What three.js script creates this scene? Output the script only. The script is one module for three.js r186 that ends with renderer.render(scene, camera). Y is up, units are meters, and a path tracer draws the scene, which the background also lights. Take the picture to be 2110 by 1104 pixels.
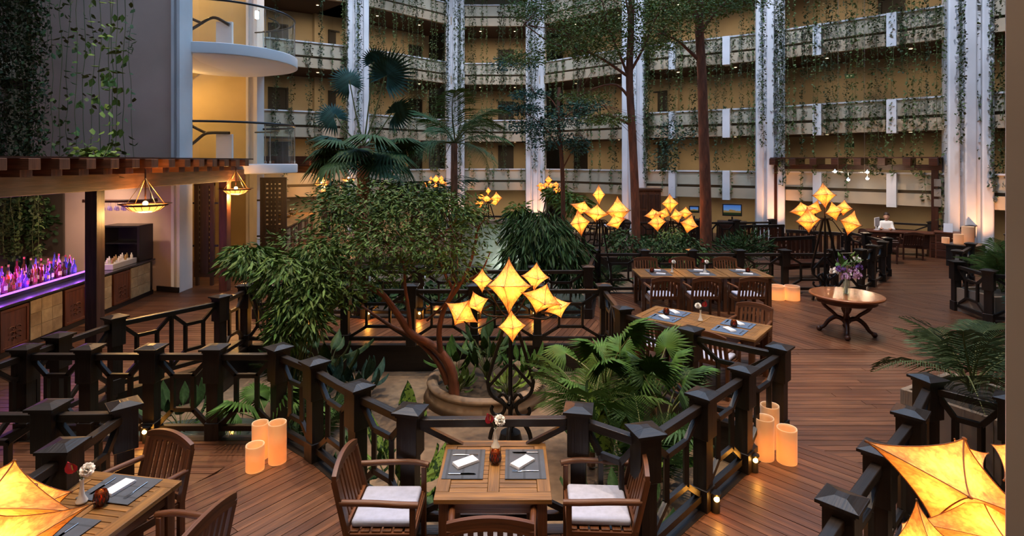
import * as THREE from 'three';
import { RoundedBoxGeometry } from 'three/addons/geometries/RoundedBoxGeometry.js';
import { mergeGeometries, mergeVertices } from 'three/addons/utils/BufferGeometryUtils.js';
import { MarchingCubes } from 'three/addons/objects/MarchingCubes.js';

// ---------------------------------------------------------------- camera, sky, lamps, exposure
const scene = new THREE.Scene();
const W = 2110, H = 1104, FPX = 1150, HORIZON = 332, EYE = 3.2;
const camera = new THREE.PerspectiveCamera(2 * Math.atan(H / 2 / FPX) * 180 / Math.PI, W / H, 0.1, 200);
camera.position.set(0, EYE, 0);
camera.lookAt(0, EYE, -10);
camera.setViewOffset(W, H, 0, H / 2 - HORIZON, W, H);        // shift lens: verticals stay parallel
const renderer = new THREE.WebGLRenderer({ antialias: true });
renderer.toneMapping = THREE.LinearToneMapping;
renderer.toneMappingExposure = 1.06;
renderer.shadowMap.enabled = true;
scene.background = new THREE.Color().setRGB(1.25, 1.75, 2.9);   // dusk sky over the glass roof
const ROOF_SPOT = 400, GALLERY_SPOT = 9, SHADE_LIGHT = 0.42, LAMP_GLOW = 0.9;
// roof spotlights: [X, depth, aim X, aim depth, intensity share, aim height, colour]
const ROOF_SPOTS = [
  [-2.5, 6, -1.5, 4.5, 1], [3.5, 6, 4.2, 6.5, 1.1], [-7.5, 9, -6.2, 8.5, .9], [7, 10.5, 7.5, 10.5, 1], [1.5, 11, 2.5, 11, .9],
  [-3, 11, -2.6, 9, .9], [10, 16, 12, 17.5, 1], [-5.5, 17, -7.5, 20, .9], [3, 18, 3.5, 16, .9], [4, 2.5, 3.2, 3.6, .6], [-3.6, 3.2, -2.8, 3.9, .7], [-.5, -1.5, 1.6, 1.9, .5, 3],
  [-5, 20, -7.35, 26.2, .5, 8, 0xe4ebff], [-2.4, 23, -3.17, 30.6, .5, 8, 0xe4ebff], [.6, 23, 1.34, 30.6, .5, 8, 0xe4ebff], [4, 20, 5.83, 26.2, .5, 8, 0xe4ebff], [8, 18, 10.8, 23.1, .5, 8, 0xe4ebff], [11.5, 14, 15.5, 18.7, .5, 8, 0xe4ebff],
];
// ---------------------------------------------------------------- helpers
let seed = 7;
const rnd = () => { seed = (seed + 0x6D2B79F5) | 0; let t = Math.imul(seed ^ (seed >>> 15), 1 | seed); t = (t + Math.imul(t ^ (t >>> 7), 61 | t)) ^ t; return ((t ^ (t >>> 14)) >>> 0) / 4294967296; };
const rr = (a, b) => a + (b - a) * rnd();
const pick = (a) => a[Math.floor(rnd() * a.length)];
const V = (x, y, z) => new THREE.Vector3(x, y, z);
const P = (X, d, y = 0) => V(X, y, -d);                                   // plan point: X to the right, d metres in front of the camera
const at = (px, py, d) => V((px - 1055) * d / FPX, EYE - (py - HORIZON) * d / FPX, -d);
const used = {};
function numbered(n) { const k = used[n] = (used[n] ?? -1) + 1; return k ? n + '_' + String(k).padStart(3, '0') : n; }
function tag(o, label, category, group) { o.userData.label = label; o.userData.category = category; if (group) o.userData.group = group; return o; }
function thing(name, label, category, pos = [0, 0, 0], turn = 0, group) {
  const o = new THREE.Group(); o.name = numbered(name); o.position.set(...pos); o.rotation.y = turn; scene.add(o);
  return tag(o, label, category, group);
}
const flat = (g) => Array.isArray(g) ? (g.length === 1 ? g[0] : mergeGeometries(g.map((x) => { const y = x.index ? x.toNonIndexed() : x; for (const k of Object.keys(y.attributes)) if (!['position', 'normal', 'uv'].includes(k)) y.deleteAttribute(k); return y; }))) : g;
function mesh(name, geo, mat, parent) {
  const m = new THREE.Mesh(flat(geo), mat); m.name = parent && parent !== scene ? name : numbered(name); m.castShadow = m.receiveShadow = true;
  (parent || scene).add(m); return m;
}
function struct(name, geo, mat, parent) { const m = mesh(name, geo, mat, parent); m.userData.kind = 'structure'; return m; }
function structGroup(name) { const o = new THREE.Group(); o.name = numbered(name); o.userData.kind = 'structure'; scene.add(o); return o; }
function copy(o, label, pos, turn) {
  const c = o.clone(); c.name = numbered(o.name.replace(/_\d{3}$/, '')); c.userData = { ...o.userData }; if (label) c.userData.label = label;
  if (pos) c.position.set(...pos); if (turn !== undefined) c.rotation.y = turn; scene.add(c); return c;
}
// uv in metres from local positions; u follows the longest axis of the piece (wood grain runs along u)
function metricUV(g, k = 1) {
  if (g.index) g = g.toNonIndexed();
  g.computeBoundingBox(); const s = g.boundingBox.getSize(V(0, 0, 0)), L = s.x >= s.y && s.x >= s.z ? 0 : s.y >= s.z ? 1 : 2;
  const p = g.attributes.position, n = g.attributes.normal, uv = new Float32Array(p.count * 2), o1 = rnd() * 5, o2 = rnd() * 5;
  for (let i = 0; i < p.count; i++) {
    const q = [p.getX(i), p.getY(i), p.getZ(i)], a = [Math.abs(n.getX(i)), Math.abs(n.getY(i)), Math.abs(n.getZ(i))];
    const D = a[0] > a[1] && a[0] > a[2] ? 0 : a[1] > a[2] ? 1 : 2; let [A, B] = [0, 1, 2].filter((x) => x !== D); if (B === L) [A, B] = [B, A];
    uv[2 * i] = q[A] * k + o1; uv[2 * i + 1] = q[B] * k + o2;
  }
  g.setAttribute('uv', new THREE.BufferAttribute(uv, 2)); return g;
}
const bx = (w, h, d, x = 0, y = 0, z = 0, r = 0) => metricUV(r ? new RoundedBoxGeometry(w, h, d, 1, Math.min(r, w / 2.1, h / 2.1, d / 2.1)) : new THREE.BoxGeometry(w, h, d)).translate(x, y, z);
// beam from a to b, width w (sideways) and height h (in the plane that holds y where possible)
function bar(a, b, w, h, r = 0, up = V(0, 1, 0)) {
  const d = b.clone().sub(a), L = d.length(), x = d.clone().normalize(); let z = x.clone().cross(up); if (z.lengthSq() < 1e-4) z = x.clone().cross(V(0, 0, 1)); z.normalize();
  const y = z.clone().cross(x), m = new THREE.Matrix4().makeBasis(x, y, z).setPosition(a.clone().add(b).multiplyScalar(.5));
  return bx(L, h, w, 0, 0, 0, r).applyMatrix4(m);
}
// rectangular bar swept along points in one piece; side: direction of its thickness
function sweep(pts, w, h, side) {
  const pos = [], idx = [], uv = [], c = [[-1, -1], [1, -1], [1, 1], [-1, 1]], ring = (p) => c.map(([a, b]) => p.clone().addScaledVector(side, a * w / 2).add(V(0, b * h / 2, 0))), R = pts.map(ring); let L = 0; const S = pts.map((p, i) => (L += i ? p.distanceTo(pts[i - 1]) : 0));
  for (let k = 0; k < 4; k++) { const b = pos.length / 3, n = (k + 1) % 4; R.forEach((r, i) => { pos.push(...r[k].toArray(), ...r[n].toArray()); uv.push(S[i], 0, S[i], k % 2 ? h : w); if (i) { const o = b + 2 * i; idx.push(o - 2, o - 1, o, o, o - 1, o + 1); } }); }
  for (const [r, f] of [[R[0], 1], [R[R.length - 1], 0]]) { const b = pos.length / 3; r.forEach((p) => { pos.push(...p.toArray()); uv.push(0, 0); }); idx.push(...(f ? [b, b + 2, b + 1, b, b + 3, b + 2] : [b, b + 1, b + 2, b, b + 2, b + 3])); }
  return geo(pos, idx, uv);
}
const tube = (pts, r, n = 12, k = 6, closed = false) => new THREE.TubeGeometry(new THREE.CatmullRomCurve3(pts, closed), n, r, k, closed);
// tube with radius along it
function taper(pts, r0, r1, n = 12, k = 7) {
  const c = new THREE.CatmullRomCurve3(pts), g = new THREE.TubeGeometry(c, n, 1, k, false), p = g.attributes.position;
  for (let i = 0; i <= n; i++) { const q = c.getPointAt(i / n), s = r0 + (r1 - r0) * i / n; for (let j = 0; j <= k; j++) { const o = i * (k + 1) + j; p.setXYZ(o, q.x + (p.getX(o) - q.x) * s, q.y + (p.getY(o) - q.y) * s, q.z + (p.getZ(o) - q.z) * s); } }
  const uv = g.attributes.uv, L = c.getLength(); for (let i = 0; i < uv.count; i++) uv.setXY(i, uv.getX(i) * L, uv.getY(i) * r0 * 6);
  return g;
}
const lathe = (prof, n = 24) => new THREE.LatheGeometry(prof.map(([x, y]) => new THREE.Vector2(x, y)), n);
const cyl = (r0, r1, h, n, x = 0, y = 0, z = 0) => new THREE.CylinderGeometry(r0, r1, h, n).translate(x, y, z);
const sph = (r, x, y, z, a = 10, b = 8) => new THREE.SphereGeometry(r, a, b).translate(x, y, z);
function geo(pos, idx, uv) {
  const g = new THREE.BufferGeometry(); g.setAttribute('position', new THREE.Float32BufferAttribute(pos, 3)); g.setIndex(idx);
  g.setAttribute('uv', new THREE.Float32BufferAttribute(uv || new Array(pos.length / 3 * 2).fill(0).map((_, i) => pos[Math.floor(i / 2) * 3 + (i % 2)]), 2)); g.computeVertexNormals(); return g;
}
const inPoly = (x, y, p) => { let c = false; for (let i = 0, j = p.length - 1; i < p.length; j = i++) { const [a, b] = p[i], [e, f] = p[j]; if ((b > y) !== (f > y) && x < (e - a) * (y - b) / (f - b) + a) c = !c; } return c; };
function lampPoint(parent, x, y, z, color, intensity, radius = 1) {
  const l = new THREE.PointLight(color, intensity); l.position.set(x, y, z); l.castShadow = true; l.shadow.radius = radius; parent.add(l); return l;
}
// ---------------------------------------------------------------- textures
const hash = (x, y, s) => { let h = Math.imul(x, 374761393) ^ Math.imul(y, 668265263) ^ Math.imul(s, 2147483647 - 77); h = Math.imul(h ^ (h >>> 13), 1274126177); return ((h ^ (h >>> 16)) >>> 0) / 4294967296; };
function noise(x, y, px, py, s) {
  const i = Math.floor(x), j = Math.floor(y), f = x - i, g = y - j, u = f * f * (3 - 2 * f), v = g * g * (3 - 2 * g), m = (a, n) => ((a % n) + n) % n;
  const h = (a, b) => hash(m(a, px), m(b, py), s), l = (a, b, t) => a + (b - a) * t;
  return l(l(h(i, j), h(i + 1, j), u), l(h(i, j + 1), h(i + 1, j + 1), u), v);
}
const fbm = (x, y, px, py, s, o = 4) => { let a = .5, t = 0, n = 0; for (let k = 0; k < o; k++) { t += a * noise(x, y, px, py, s + k); n += a; x *= 2; y *= 2; px *= 2; py *= 2; a *= .5; } return t / n; };
function tex(n, fn, srgb = true, rx = 1, ry = 1) {
  const d = new Uint8Array(n * n * 4);
  for (let j = 0; j < n; j++) for (let i = 0; i < n; i++) { const c = fn(i / n, j / n), o = (j * n + i) * 4; for (let k = 0; k < 3; k++) d[o + k] = Math.max(0, Math.min(255, (c.length ? c[k] : c) * 255)); d[o + 3] = 255; }
  const t = new THREE.DataTexture(d, n, n); t.wrapS = t.wrapT = THREE.RepeatWrapping; t.magFilter = THREE.LinearFilter; t.minFilter = THREE.LinearMipmapLinearFilter; t.generateMipmaps = true;
  if (srgb) t.colorSpace = THREE.SRGBColorSpace; t.repeat.set(rx, ry); t.needsUpdate = true; return t;
}
const grainF = (u, v) => { const w = fbm(u * 3, v * 6, 3, 6, 3, 3) * .25; const rings = .5 + .5 * Math.sin((v * 5 + w * 4) * 6.283); return .55 + .2 * rings * fbm(u * 2, v * 16, 2, 16, 5, 3) + .3 * (fbm(u * 6, v * 90, 6, 90, 9, 3) - .35) + .18 * fbm(u * 4, v * 4, 4, 4, 31, 4); };
const woodTex = tex(512, (u, v) => { const t = Math.min(1, grainF(u, v)); return [t, t * .97, t * .93]; }, true, .8, 1.6);
const woodBump = tex(256, (u, v) => fbm(u * 5, v * 70, 5, 70, 9, 3), false, .8, 1.6);
const plasterTex = tex(256, (u, v) => { const t = .86 + .14 * fbm(u * 4, v * 4, 4, 4, 11, 5); return [t, t, t]; }, true, .3, .3);
const groundTex = tex(512, (u, v) => { const a = fbm(u * 5, v * 5, 5, 5, 21, 5), b = fbm(u * 40, v * 40, 40, 40, 25, 3), t = .55 + .35 * a + .2 * (b - .5); return [t, t * (.93 + .1 * a), t * (.84 + .16 * a)]; }, true, .35, .35);
const hideTex = tex(512, (u, v) => { const a = fbm(u * 5, v * 5, 5, 5, 41, 5), b = Math.abs(fbm(u * 7, v * 7, 7, 7, 47, 4) - .5) * 6, t = Math.min(1, .5 + .55 * a + .1 * Math.min(1, b)) * (.92 + .08 * Math.min(1, b)); return [Math.min(1, t * 1.12), t * .97, t * .8]; }, true, 1.4, 1.4);
const fabricTex = tex(128, (u, v) => { const t = .82 + .09 * Math.sin(u * 6.283 * 32) * Math.sin(v * 6.283 * 32) + .1 * fbm(u * 6, v * 6, 6, 6, 51, 3); return [t, t, t]; }, true, 6, 6);
const matTex = tex(128, (u, v) => { const s = Math.sin(v * 6.283 * 2) > .9 ? .8 : 1, t = s * (.8 + .12 * Math.sin(u * 6.283 * 40) * Math.sin(v * 6.283 * 40) + .1 * fbm(u * 5, v * 5, 5, 5, 61, 3)); return [t, t, t]; }, true, 4, 4);
const barkTex = tex(256, (u, v) => { const t = .5 + .5 * fbm(u * 4, v * 14, 4, 14, 71, 4); return [t, t * .95, t * .9]; }, true, 1, 1);
const leafTex = tex(256, (u, v) => { const t = .7 + .35 * fbm(u * 6, v * 6, 6, 6, 81, 3); return [t, t, t]; }, true, 3, 3);
const leafSpotTex = tex(256, (u, v) => { const b = fbm(u * 9, v * 9, 9, 9, 91, 3), t = b > .52 ? 1 : .45; return [t * (b > .52 ? 1 : .7), t, t * .8]; }, true, 2.4, 2.4);
// ---------------------------------------------------------------- materials
const C = (r, g, b) => new THREE.Color().setRGB(r, g, b);
const std = (r, g, b, rough = .7, o = {}) => new THREE.MeshStandardMaterial({ color: C(r, g, b), roughness: rough, ...o });
const wood = (r, g, b, rough = .5) => std(r, g, b, rough, { map: woodTex, bumpMap: woodBump, bumpScale: .0012 });
const leafM = (r, g, b, map = leafTex) => new THREE.MeshPhysicalMaterial({ color: C(r, g, b), roughness: .6, specularIntensity: .45, map, transmission: 0, side: THREE.DoubleSide });
const glow = (r, g, b, k = 1) => std(0.02, 0.02, 0.02, .6, { emissive: C(r, g, b), emissiveIntensity: k });
const M = {
  deck: [wood(.185, .079, .039, .42), wood(.15, .062, .03, .42), wood(.215, .098, .05, .42), wood(.168, .069, .034, .42)],
  sub: std(.02, .011, .008, .9), dark: wood(.021, .015, .013, .42), darkCap: wood(.024, .02, .02, .35),
  teak: wood(.4, .21, .065, .4), teakDark: wood(.22, .085, .034, .42), red: wood(.2, .065, .032, .42), rafter: wood(.36, .13, .055, .5), perg: wood(.25, .12, .065, .5), pergDark: wood(.2, .07, .035, .5),
  post: wood(.1, .05, .04, .5), mahog: wood(.1, .032, .018, .35), lattice: wood(.055, .026, .018, .5), round: wood(.4, .15, .055, .22),
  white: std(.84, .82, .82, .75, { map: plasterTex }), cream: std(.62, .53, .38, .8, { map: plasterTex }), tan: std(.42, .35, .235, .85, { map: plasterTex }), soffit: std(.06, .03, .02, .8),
  mauve: std(.66, .47, .38, .8, { map: plasterTex }), yellow: std(.6, .48, .26, .8, { map: plasterTex }), pillar: std(.62, .48, .37, .8, { map: plasterTex }), fascia: std(.6, .46, .3, .8, { map: plasterTex }),
  slot: std(.13, .1, .07, .85), doorDark: std(.012, .01, .009, .6), ground: std(.31, .225, .16, .85, { map: groundTex, bumpMap: groundTex, bumpScale: .01 }), soil: std(.045, .032, .02, .95),
  stone: std(.44, .32, .23, .75, { map: groundTex, bumpMap: groundTex, bumpScale: .006 }), tile: std(.7, .55, .35, .5, { map: groundTex }), planter: std(.3, .23, .17, .8, { map: plasterTex }),
  black: std(.012, .012, .014, .3), blackTop: std(.02, .021, .026, .18), iron: std(.014, .013, .014, .4, { metalness: .5 }), steel: std(.75, .76, .8, .22, { metalness: 1 }), brass: std(.5, .34, .14, .35, { metalness: .8 }),
  cushion: std(.5, .55, .74, .9, { map: fabricTex }), napkin: std(.66, .69, .76, .9), placemat: std(.085, .1, .13, .7, { map: matTex }), placematBlue: std(.1, .17, .3, .7, { map: matTex }),
  ceramic: std(.78, .74, .66, .3), hide: new THREE.MeshPhysicalMaterial({ color: C(1, .82, .46), roughness: .95, map: hideTex, transmission: .6, thickness: 0, side: THREE.DoubleSide, emissive: C(.6, .27, .06), emissiveIntensity: .1, emissiveMap: hideTex }),
  seam: std(.12, .05, .02, .7), wax: new THREE.MeshPhysicalMaterial({ color: C(.92, .7, .46), roughness: 1, transmission: .5, thickness: 0, side: THREE.DoubleSide, emissive: C(.8, .42, .15), emissiveIntensity: .05 }),
  glass: new THREE.MeshPhysicalMaterial({ color: C(.88, .95, .92), roughness: .02, transmission: 1, thickness: 0, ior: 1.45 }), amberGlass: new THREE.MeshPhysicalMaterial({ color: C(.3, .06, .012), roughness: .25, transmission: .75, thickness: 0 }),
  water: std(.06, .08, .07, .06), leaf: leafM(.06, .15, .028), leafDark: leafM(.038, .092, .03), leafMid: leafM(.085, .165, .04), leafGrey: leafM(.085, .14, .07), leafTall: leafM(.14, .21, .055), leafLight: leafM(.17, .28, .05), leafBlue: leafM(.04, .11, .085), ivy: leafM(.12, .17, .05), ivyDark: leafM(.06, .085, .032),
  spotLeaf: leafM(.1, .17, .045, leafSpotTex), bark: std(.3, .12, .065, .85, { map: barkTex, bumpMap: barkTex, bumpScale: .01 }), barkPale: std(.36, .21, .14, .85, { map: barkTex, bumpMap: barkTex, bumpScale: .01 }), stem: std(.1, .12, .04, .7),
  redPetal: std(.45, .012, .03, .35, { side: THREE.DoubleSide }), whitePetal: std(.8, .78, .72, .45, { side: THREE.DoubleSide }), violet: std(.2, .1, .4, .6, { side: THREE.DoubleSide }), lilac: std(.5, .3, .52, .6, { side: THREE.DoubleSide }),
  skin: std(.52, .28, .18, .55), hair: std(.035, .018, .012, .5), shirt: std(.8, .78, .74, .8), skirt: std(.03, .03, .04, .8),
};
const WARM = 0xffb066, AMBER = 0xff9a3c;
// ---------------------------------------------------------------- deck, gardens, ground
const G1 = [[-5.62, 6.42], [-2.7, 6.46], [-2.12, 6.0], [-1.48, 5.35], [-.88, 4.84], [.58, 4.86], [1.07, 4.5], [1.77, 5.17], [2.41, 5.8], [3.11, 6.48], [2.3, 7.17], [1.63, 8.2], [1.58, 9.75], [-4.63, 9.75], [-4.65, 8.9], [-5.5, 7.72]];
const G2 = [[-5.2, 11.45], [1.62, 11.45], [2.0, 13.55], [7.0, 13.55], [7.0, 18.6], [-5.2, 18.6]];
const G3 = [[-6.4, 1.2], [-3.42, 1.2], [-3.4, 4.23], [-3.44, 4.95], [-6.4, 4.93]];
const G4 = [[1.45, 2.9], [2.1, 3.55], [2.75, 4.17], [3.42, 4.79], [4.13, 5.54], [4.51, 5.13], [6.5, 3.6], [6.5, 1.2], [1.45, 1.2]];
const GARDENS = [G1, G2, G3, G4];
const ZONES = [
  [[[-13, 1], [-3.45, 1], [-3.45, 4.95], [-2.7, 6.46], [-4.6, 8], [-4.6, 25], [-13, 25]], 0],
  [[[-4.6, 8], [-4.6, 25], [1.7, 25], [1.7, 9]], 1.2],
  [[[-3.45, 1], [-3.45, 4.95], [-2.7, 6.46], [-.88, 4.84], [-1.1, 1]], .93],
  [[[-1.1, 1], [-.88, 4.84], [.58, 4.86], [1.07, 4.47], [1.6, 1]], Math.PI / 2],
  [[[1.6, 1], [1.07, 4.47], [3.11, 6.48], [6.5, 3.1], [6.5, 1]], -.79],
  [[[3.11, 6.48], [6.5, 3.1], [14, 3.1], [14, 5], [5.85, 9.5], [1.7, 9.5], [2.3, 7.17]], 0],
  [[[1.7, 9.5], [5.85, 9.5], [14, 5], [18, 5], [18, 13.5], [1.7, 13.5]], -1.1],
  [[[1.7, 13.5], [18, 13.5], [18, 25], [1.7, 25]], 0],
];
const floor = structGroup('floor');
{
  const boards = [], PW = .118, GAP = .007;
  for (const [zone, ang] of ZONES) {
    const c = Math.cos(ang), s = Math.sin(ang), toL = ([x, d]) => [x * c + d * s, -x * s + d * c], polys = [zone, ...GARDENS].map((p) => p.map(toL));
    const vs = polys[0].map((p) => p[1]), v0 = Math.min(...vs), v1 = Math.max(...vs);
    for (let v = v0; v < v1; v += PW) {
      const vm = v + PW / 2, cuts = [];
      polys.forEach((p) => p.forEach((a, i) => { const b = p[(i + 1) % p.length]; if ((a[1] > vm) !== (b[1] > vm)) { const f = (w) => a[0] + (b[0] - a[0]) * (w - a[1]) / (b[1] - a[1]), m = f(vm), cl = (t) => Math.max(m - .12, Math.min(m + .12, t)); cuts.push([m, cl(f(v + GAP / 2)), cl(f(v + PW - GAP / 2))]); } }));
      cuts.sort((a, b) => a[0] - b[0]);
      for (let i = 0; i + 1 < cuts.length; i++) {
        const um = (cuts[i][0] + cuts[i + 1][0]) / 2; if (!inPoly(um, vm, polys[0]) || polys.slice(1).some((p) => inPoly(um, vm, p)) || cuts[i + 1][0] - cuts[i][0] < .05) continue;
        let [m0, a0, b0] = cuts[i]; const [m1, a1, b1] = cuts[i + 1]; let u = m0 + rr(1.1, 3.2);
        while (u < m1 - .5) { boards.push([a0, b0, u - GAP / 2, u - GAP / 2, v + GAP / 2, v + PW - GAP / 2, c, s]); a0 = b0 = u + GAP / 2; u += rr(2.2, 3.4); }
        boards.push([a0, b0, a1, b1, v + GAP / 2, v + PW - GAP / 2, c, s]);
      }
    }
  }
  const make = ([a0, b0, a1, b1, va, vb, c, s]) => {
    const w = (u, v) => [u * c - v * s, u * s + v * c], h = rr(-.0015, .0015), q = [w(a0, va), w(a1, va), w(b1, vb), w(b0, vb)], pos = [], uv = [], ou = rnd() * 7, ov = rnd() * 7, us = [a0, a1, b1, b0];
    const quad = (ids, uvs) => { for (const k of [0, 1, 2, 0, 2, 3]) { pos.push(...ids[k]); uv.push(...uvs[k]); } };
    const t = q.map(([x, d]) => [x, h, -d]), b = q.map(([x, d]) => [x, -.03, -d]);
    quad([t[0], t[1], t[2], t[3]], us.map((x, k) => [x + ou, ov + (k > 1 ? PW : 0)]));
    for (let k = 0; k < 4; k++) { const n = (k + 1) % 4; quad([t[n], t[k], b[k], b[n]], [[us[n] + ou, ov], [us[k] + ou, ov], [us[k] + ou, ov + .03], [us[n] + ou, ov + .03]]); }
    const g = new THREE.BufferGeometry(); g.setAttribute('position', new THREE.Float32BufferAttribute(pos, 3)); g.setAttribute('uv', new THREE.Float32BufferAttribute(uv, 2)); g.computeVertexNormals(); return g;
  };
  for (const b of boards) { const um = (b[0] + b[2]) / 2, vm = (b[4] + b[5]) / 2, X = um * b[6] - vm * b[7], d = um * b[7] + vm * b[6]; b.d = d; b.X = X; const px = 1055 + X * FPX / d, py = HORIZON + FPX * EYE / d; b.score = d > .8 && px > -150 && px < 2100 && py < 1180 ? (b[2] - b[0]) / d ** 2.6 : 0; }
  boards.sort((a, b) => b.score - a.score);
  boards.slice(0, 298).forEach((b, i) => mesh(i ? 'plank_' + String(i).padStart(3, '0') : 'plank', make(b), M.deck[Math.floor(rnd() * 4)], floor));
  const far = [[], [], [], []]; boards.slice(298).forEach((b) => far[Math.floor(rnd() * 4)].push(make(b)));
  const all = mergeGeometries(far.map((l) => mergeGeometries(l)), true), rest = new THREE.Mesh(all, M.deck); rest.name = 'planks'; rest.userData.kind = 'stuff'; rest.receiveShadow = true; floor.add(rest);
  // the slab under the planks, with the garden beds cut out
  const sh = new THREE.Shape([[-22, -5], [24, -5], [24, 25], [-22, 25]].map(([x, d]) => new THREE.Vector2(x, d)));
  for (const g of GARDENS) sh.holes.push(new THREE.Path(g.map(([x, d]) => new THREE.Vector2(x, d))));
  const sl = new THREE.ExtrudeGeometry(sh, { depth: .14, bevelEnabled: false }); sl.rotateX(-Math.PI / 2).translate(0, -.16, 0);
  mesh('subfloor', metricUV(sl), M.sub, floor);
}
GARDENS.forEach((g) => {
  const parts = []; g.forEach((a, i) => { const b = g[(i + 1) % g.length]; parts.push(bar(P(...a, -.26), P(...b, -.26), .06, .46)); parts.push(bar(P(...a, -.02), P(...b, -.02), .13, .05)); });
  struct('trim', parts, M.dark);
});
{
  const g = new THREE.PlaneGeometry(46, 34, 120, 90); g.rotateX(-Math.PI / 2).translate(1, 0, -10); const p = g.attributes.position;
  for (let i = 0; i < p.count; i++) p.setY(i, -.5 + .1 * (fbm(p.getX(i) * .9 + 40, p.getZ(i) * .9 + 40, 999, 999, 5, 3) - .3));
  g.computeVertexNormals(); const uv = g.attributes.uv; for (let i = 0; i < uv.count; i++) uv.setXY(i, p.getX(i), p.getZ(i));
  struct('ground', g, M.ground);
}
// lower lobby floor past the deck, under the galleries
struct('floor_lobby', bx(60, .3, 24, 0, -.75, -36, 0), M.tan);
// ---------------------------------------------------------------- shell and glass roof
{
  const Y0 = -.9, Y1 = 15.2, wall = (n, a, b, m = M.tan) => struct(n, metricUV(bar(P(...a, (Y0 + Y1) / 2), P(...b, (Y0 + Y1) / 2), .3, Y1 - Y0)), m);
  wall('wall_front', [-22, -5], [24, -5]); wall('wall_west', [-22, -5], [-22, 41]); wall('wall_east', [24, -5], [24, 41]); wall('wall_north', [-22, 41], [24, 41]);
  const sh = new THREE.Shape([[-22.3, -5.3], [24.3, -5.3], [24.3, 41.3], [-22.3, 41.3]].map((p) => new THREE.Vector2(...p)));
  const OX = [-11, 13], OD = [2, 27]; sh.holes.push(new THREE.Path([[OX[0], OD[0]], [OX[1], OD[0]], [OX[1], OD[1]], [OX[0], OD[1]]].map((p) => new THREE.Vector2(...p))));
  const roof = new THREE.ExtrudeGeometry(sh, { depth: .4, bevelEnabled: false }); roof.rotateX(-Math.PI / 2).translate(0, Y1, 0);
  struct('ceiling', metricUV(roof), M.cream);
  const bars = []; for (let k = 0; k <= 6; k++) bars.push(bar(P(OX[0] + 4 * k, OD[0], Y1 + .2), P(OX[0] + 4 * k, OD[1], Y1 + .2), .12, .3)); for (let k = 0; k <= 5; k++) bars.push(bar(P(OX[0], OD[0] + 5 * k, Y1 + .2), P(OX[1], OD[0] + 5 * k, Y1 + .2), .12, .3));
  const wf = struct('window_frame', bars, M.white), pg = bx(3.84, .02, 4.84); for (let i = 0; i < 6; i++) for (let j = 0; j < 5; j++) mesh('pane', pg, M.glass, wf).position.set(OX[0] + 4 * i + 2, Y1 + .2, -(OD[0] + 5 * j + 2.5));
}
// ---------------------------------------------------------------- columns and galleries
const COLS = [[-12.6, 23.4, 1.1], [-7.35, 26.6, 1.05], [-3.17, 31, 1.08], [1.34, 31, 1.12], [5.83, 26.6, 1.15], [10.8, 23.5, 1.16], [15.5, 19.1, 1.3], [19.6, 14.2, 1.3]];
const LEVELS = [2.78, 5.47, 8.62, 11.85], SIDE = ['far left', 'left rear', 'centre rear', 'right rear', 'right', 'right front', 'far right'];
COLS.forEach(([X, d, w], i) => {
  if (!i || i === 7) return;
  const prev = COLS[i - 1], next = COLS[i + 1], dirA = Math.atan2(next[1] - prev[1], next[0] - prev[0]) * (i === 2 || i === 3 ? .35 : .55), names = ['', 'white fluted column behind the tall fan palm', 'white fluted column left of the two rear columns', 'white fluted column right of the two rear columns', 'white fluted column behind the slender straight tree trunk', 'white fluted column beside the dark reception canopy', 'broad white fluted column nearest the front, by the fern planter'];
  const t = thing('column', names[i], 'column', [X, -.6, -d + .1], -dirA * 0 + dirA);
  mesh('shaft', bx(w * .94, 15.8, .7, 0, 7.9, -.1), M.white, t);
  for (const k of [-1, 0, 1]) mesh('rib', metricUV(new RoundedBoxGeometry(w * .25, 15.8, .3, 2, .06)).translate(k * w * .35, 7.9, .3), M.white, t);
  mesh('plinth', bx(w * 1.12, .5, .95, 0, .25, 0, .02), M.cream, t);
});
// warm uplights at the feet of the columns
COLS.forEach(([X, d], i) => {
  if (!i || i === 7) return; const t = thing('column_uplight', 'small black floor uplight washing the foot of the ' + ['', 'column behind the tall fan palm', 'left of the two rear columns', 'right of the two rear columns', 'column behind the slender trunk', 'column beside the canopy', 'broad column by the fern planter'][i], 'uplight', [X * .985, d > 24.5 ? -.6 : .01, -d + 1.25]);
  mesh('housing', lathe([[.001, 0], [.1, 0], [.12, .16], [.1, .16], [.09, .06], [.001, .05]], 16), M.black, t); mesh('lens', cyl(.09, .09, .012, 16, 0, .09, 0), glow(1, .7, .4, 3), t);
  const l = new THREE.SpotLight(0xffb37a, 26, 0, .75, 1); l.position.set(0, .12, 0); l.target.position.set(0, 6, -1.3); l.castShadow = true; l.shadow.radius = 3; t.add(l, l.target);
});
const downlightGeo = [cyl(.06, .06, .02, 12), new THREE.TorusGeometry(.07, .012, 6, 16).rotateX(Math.PI / 2)];
const vineSpots = [];
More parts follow.
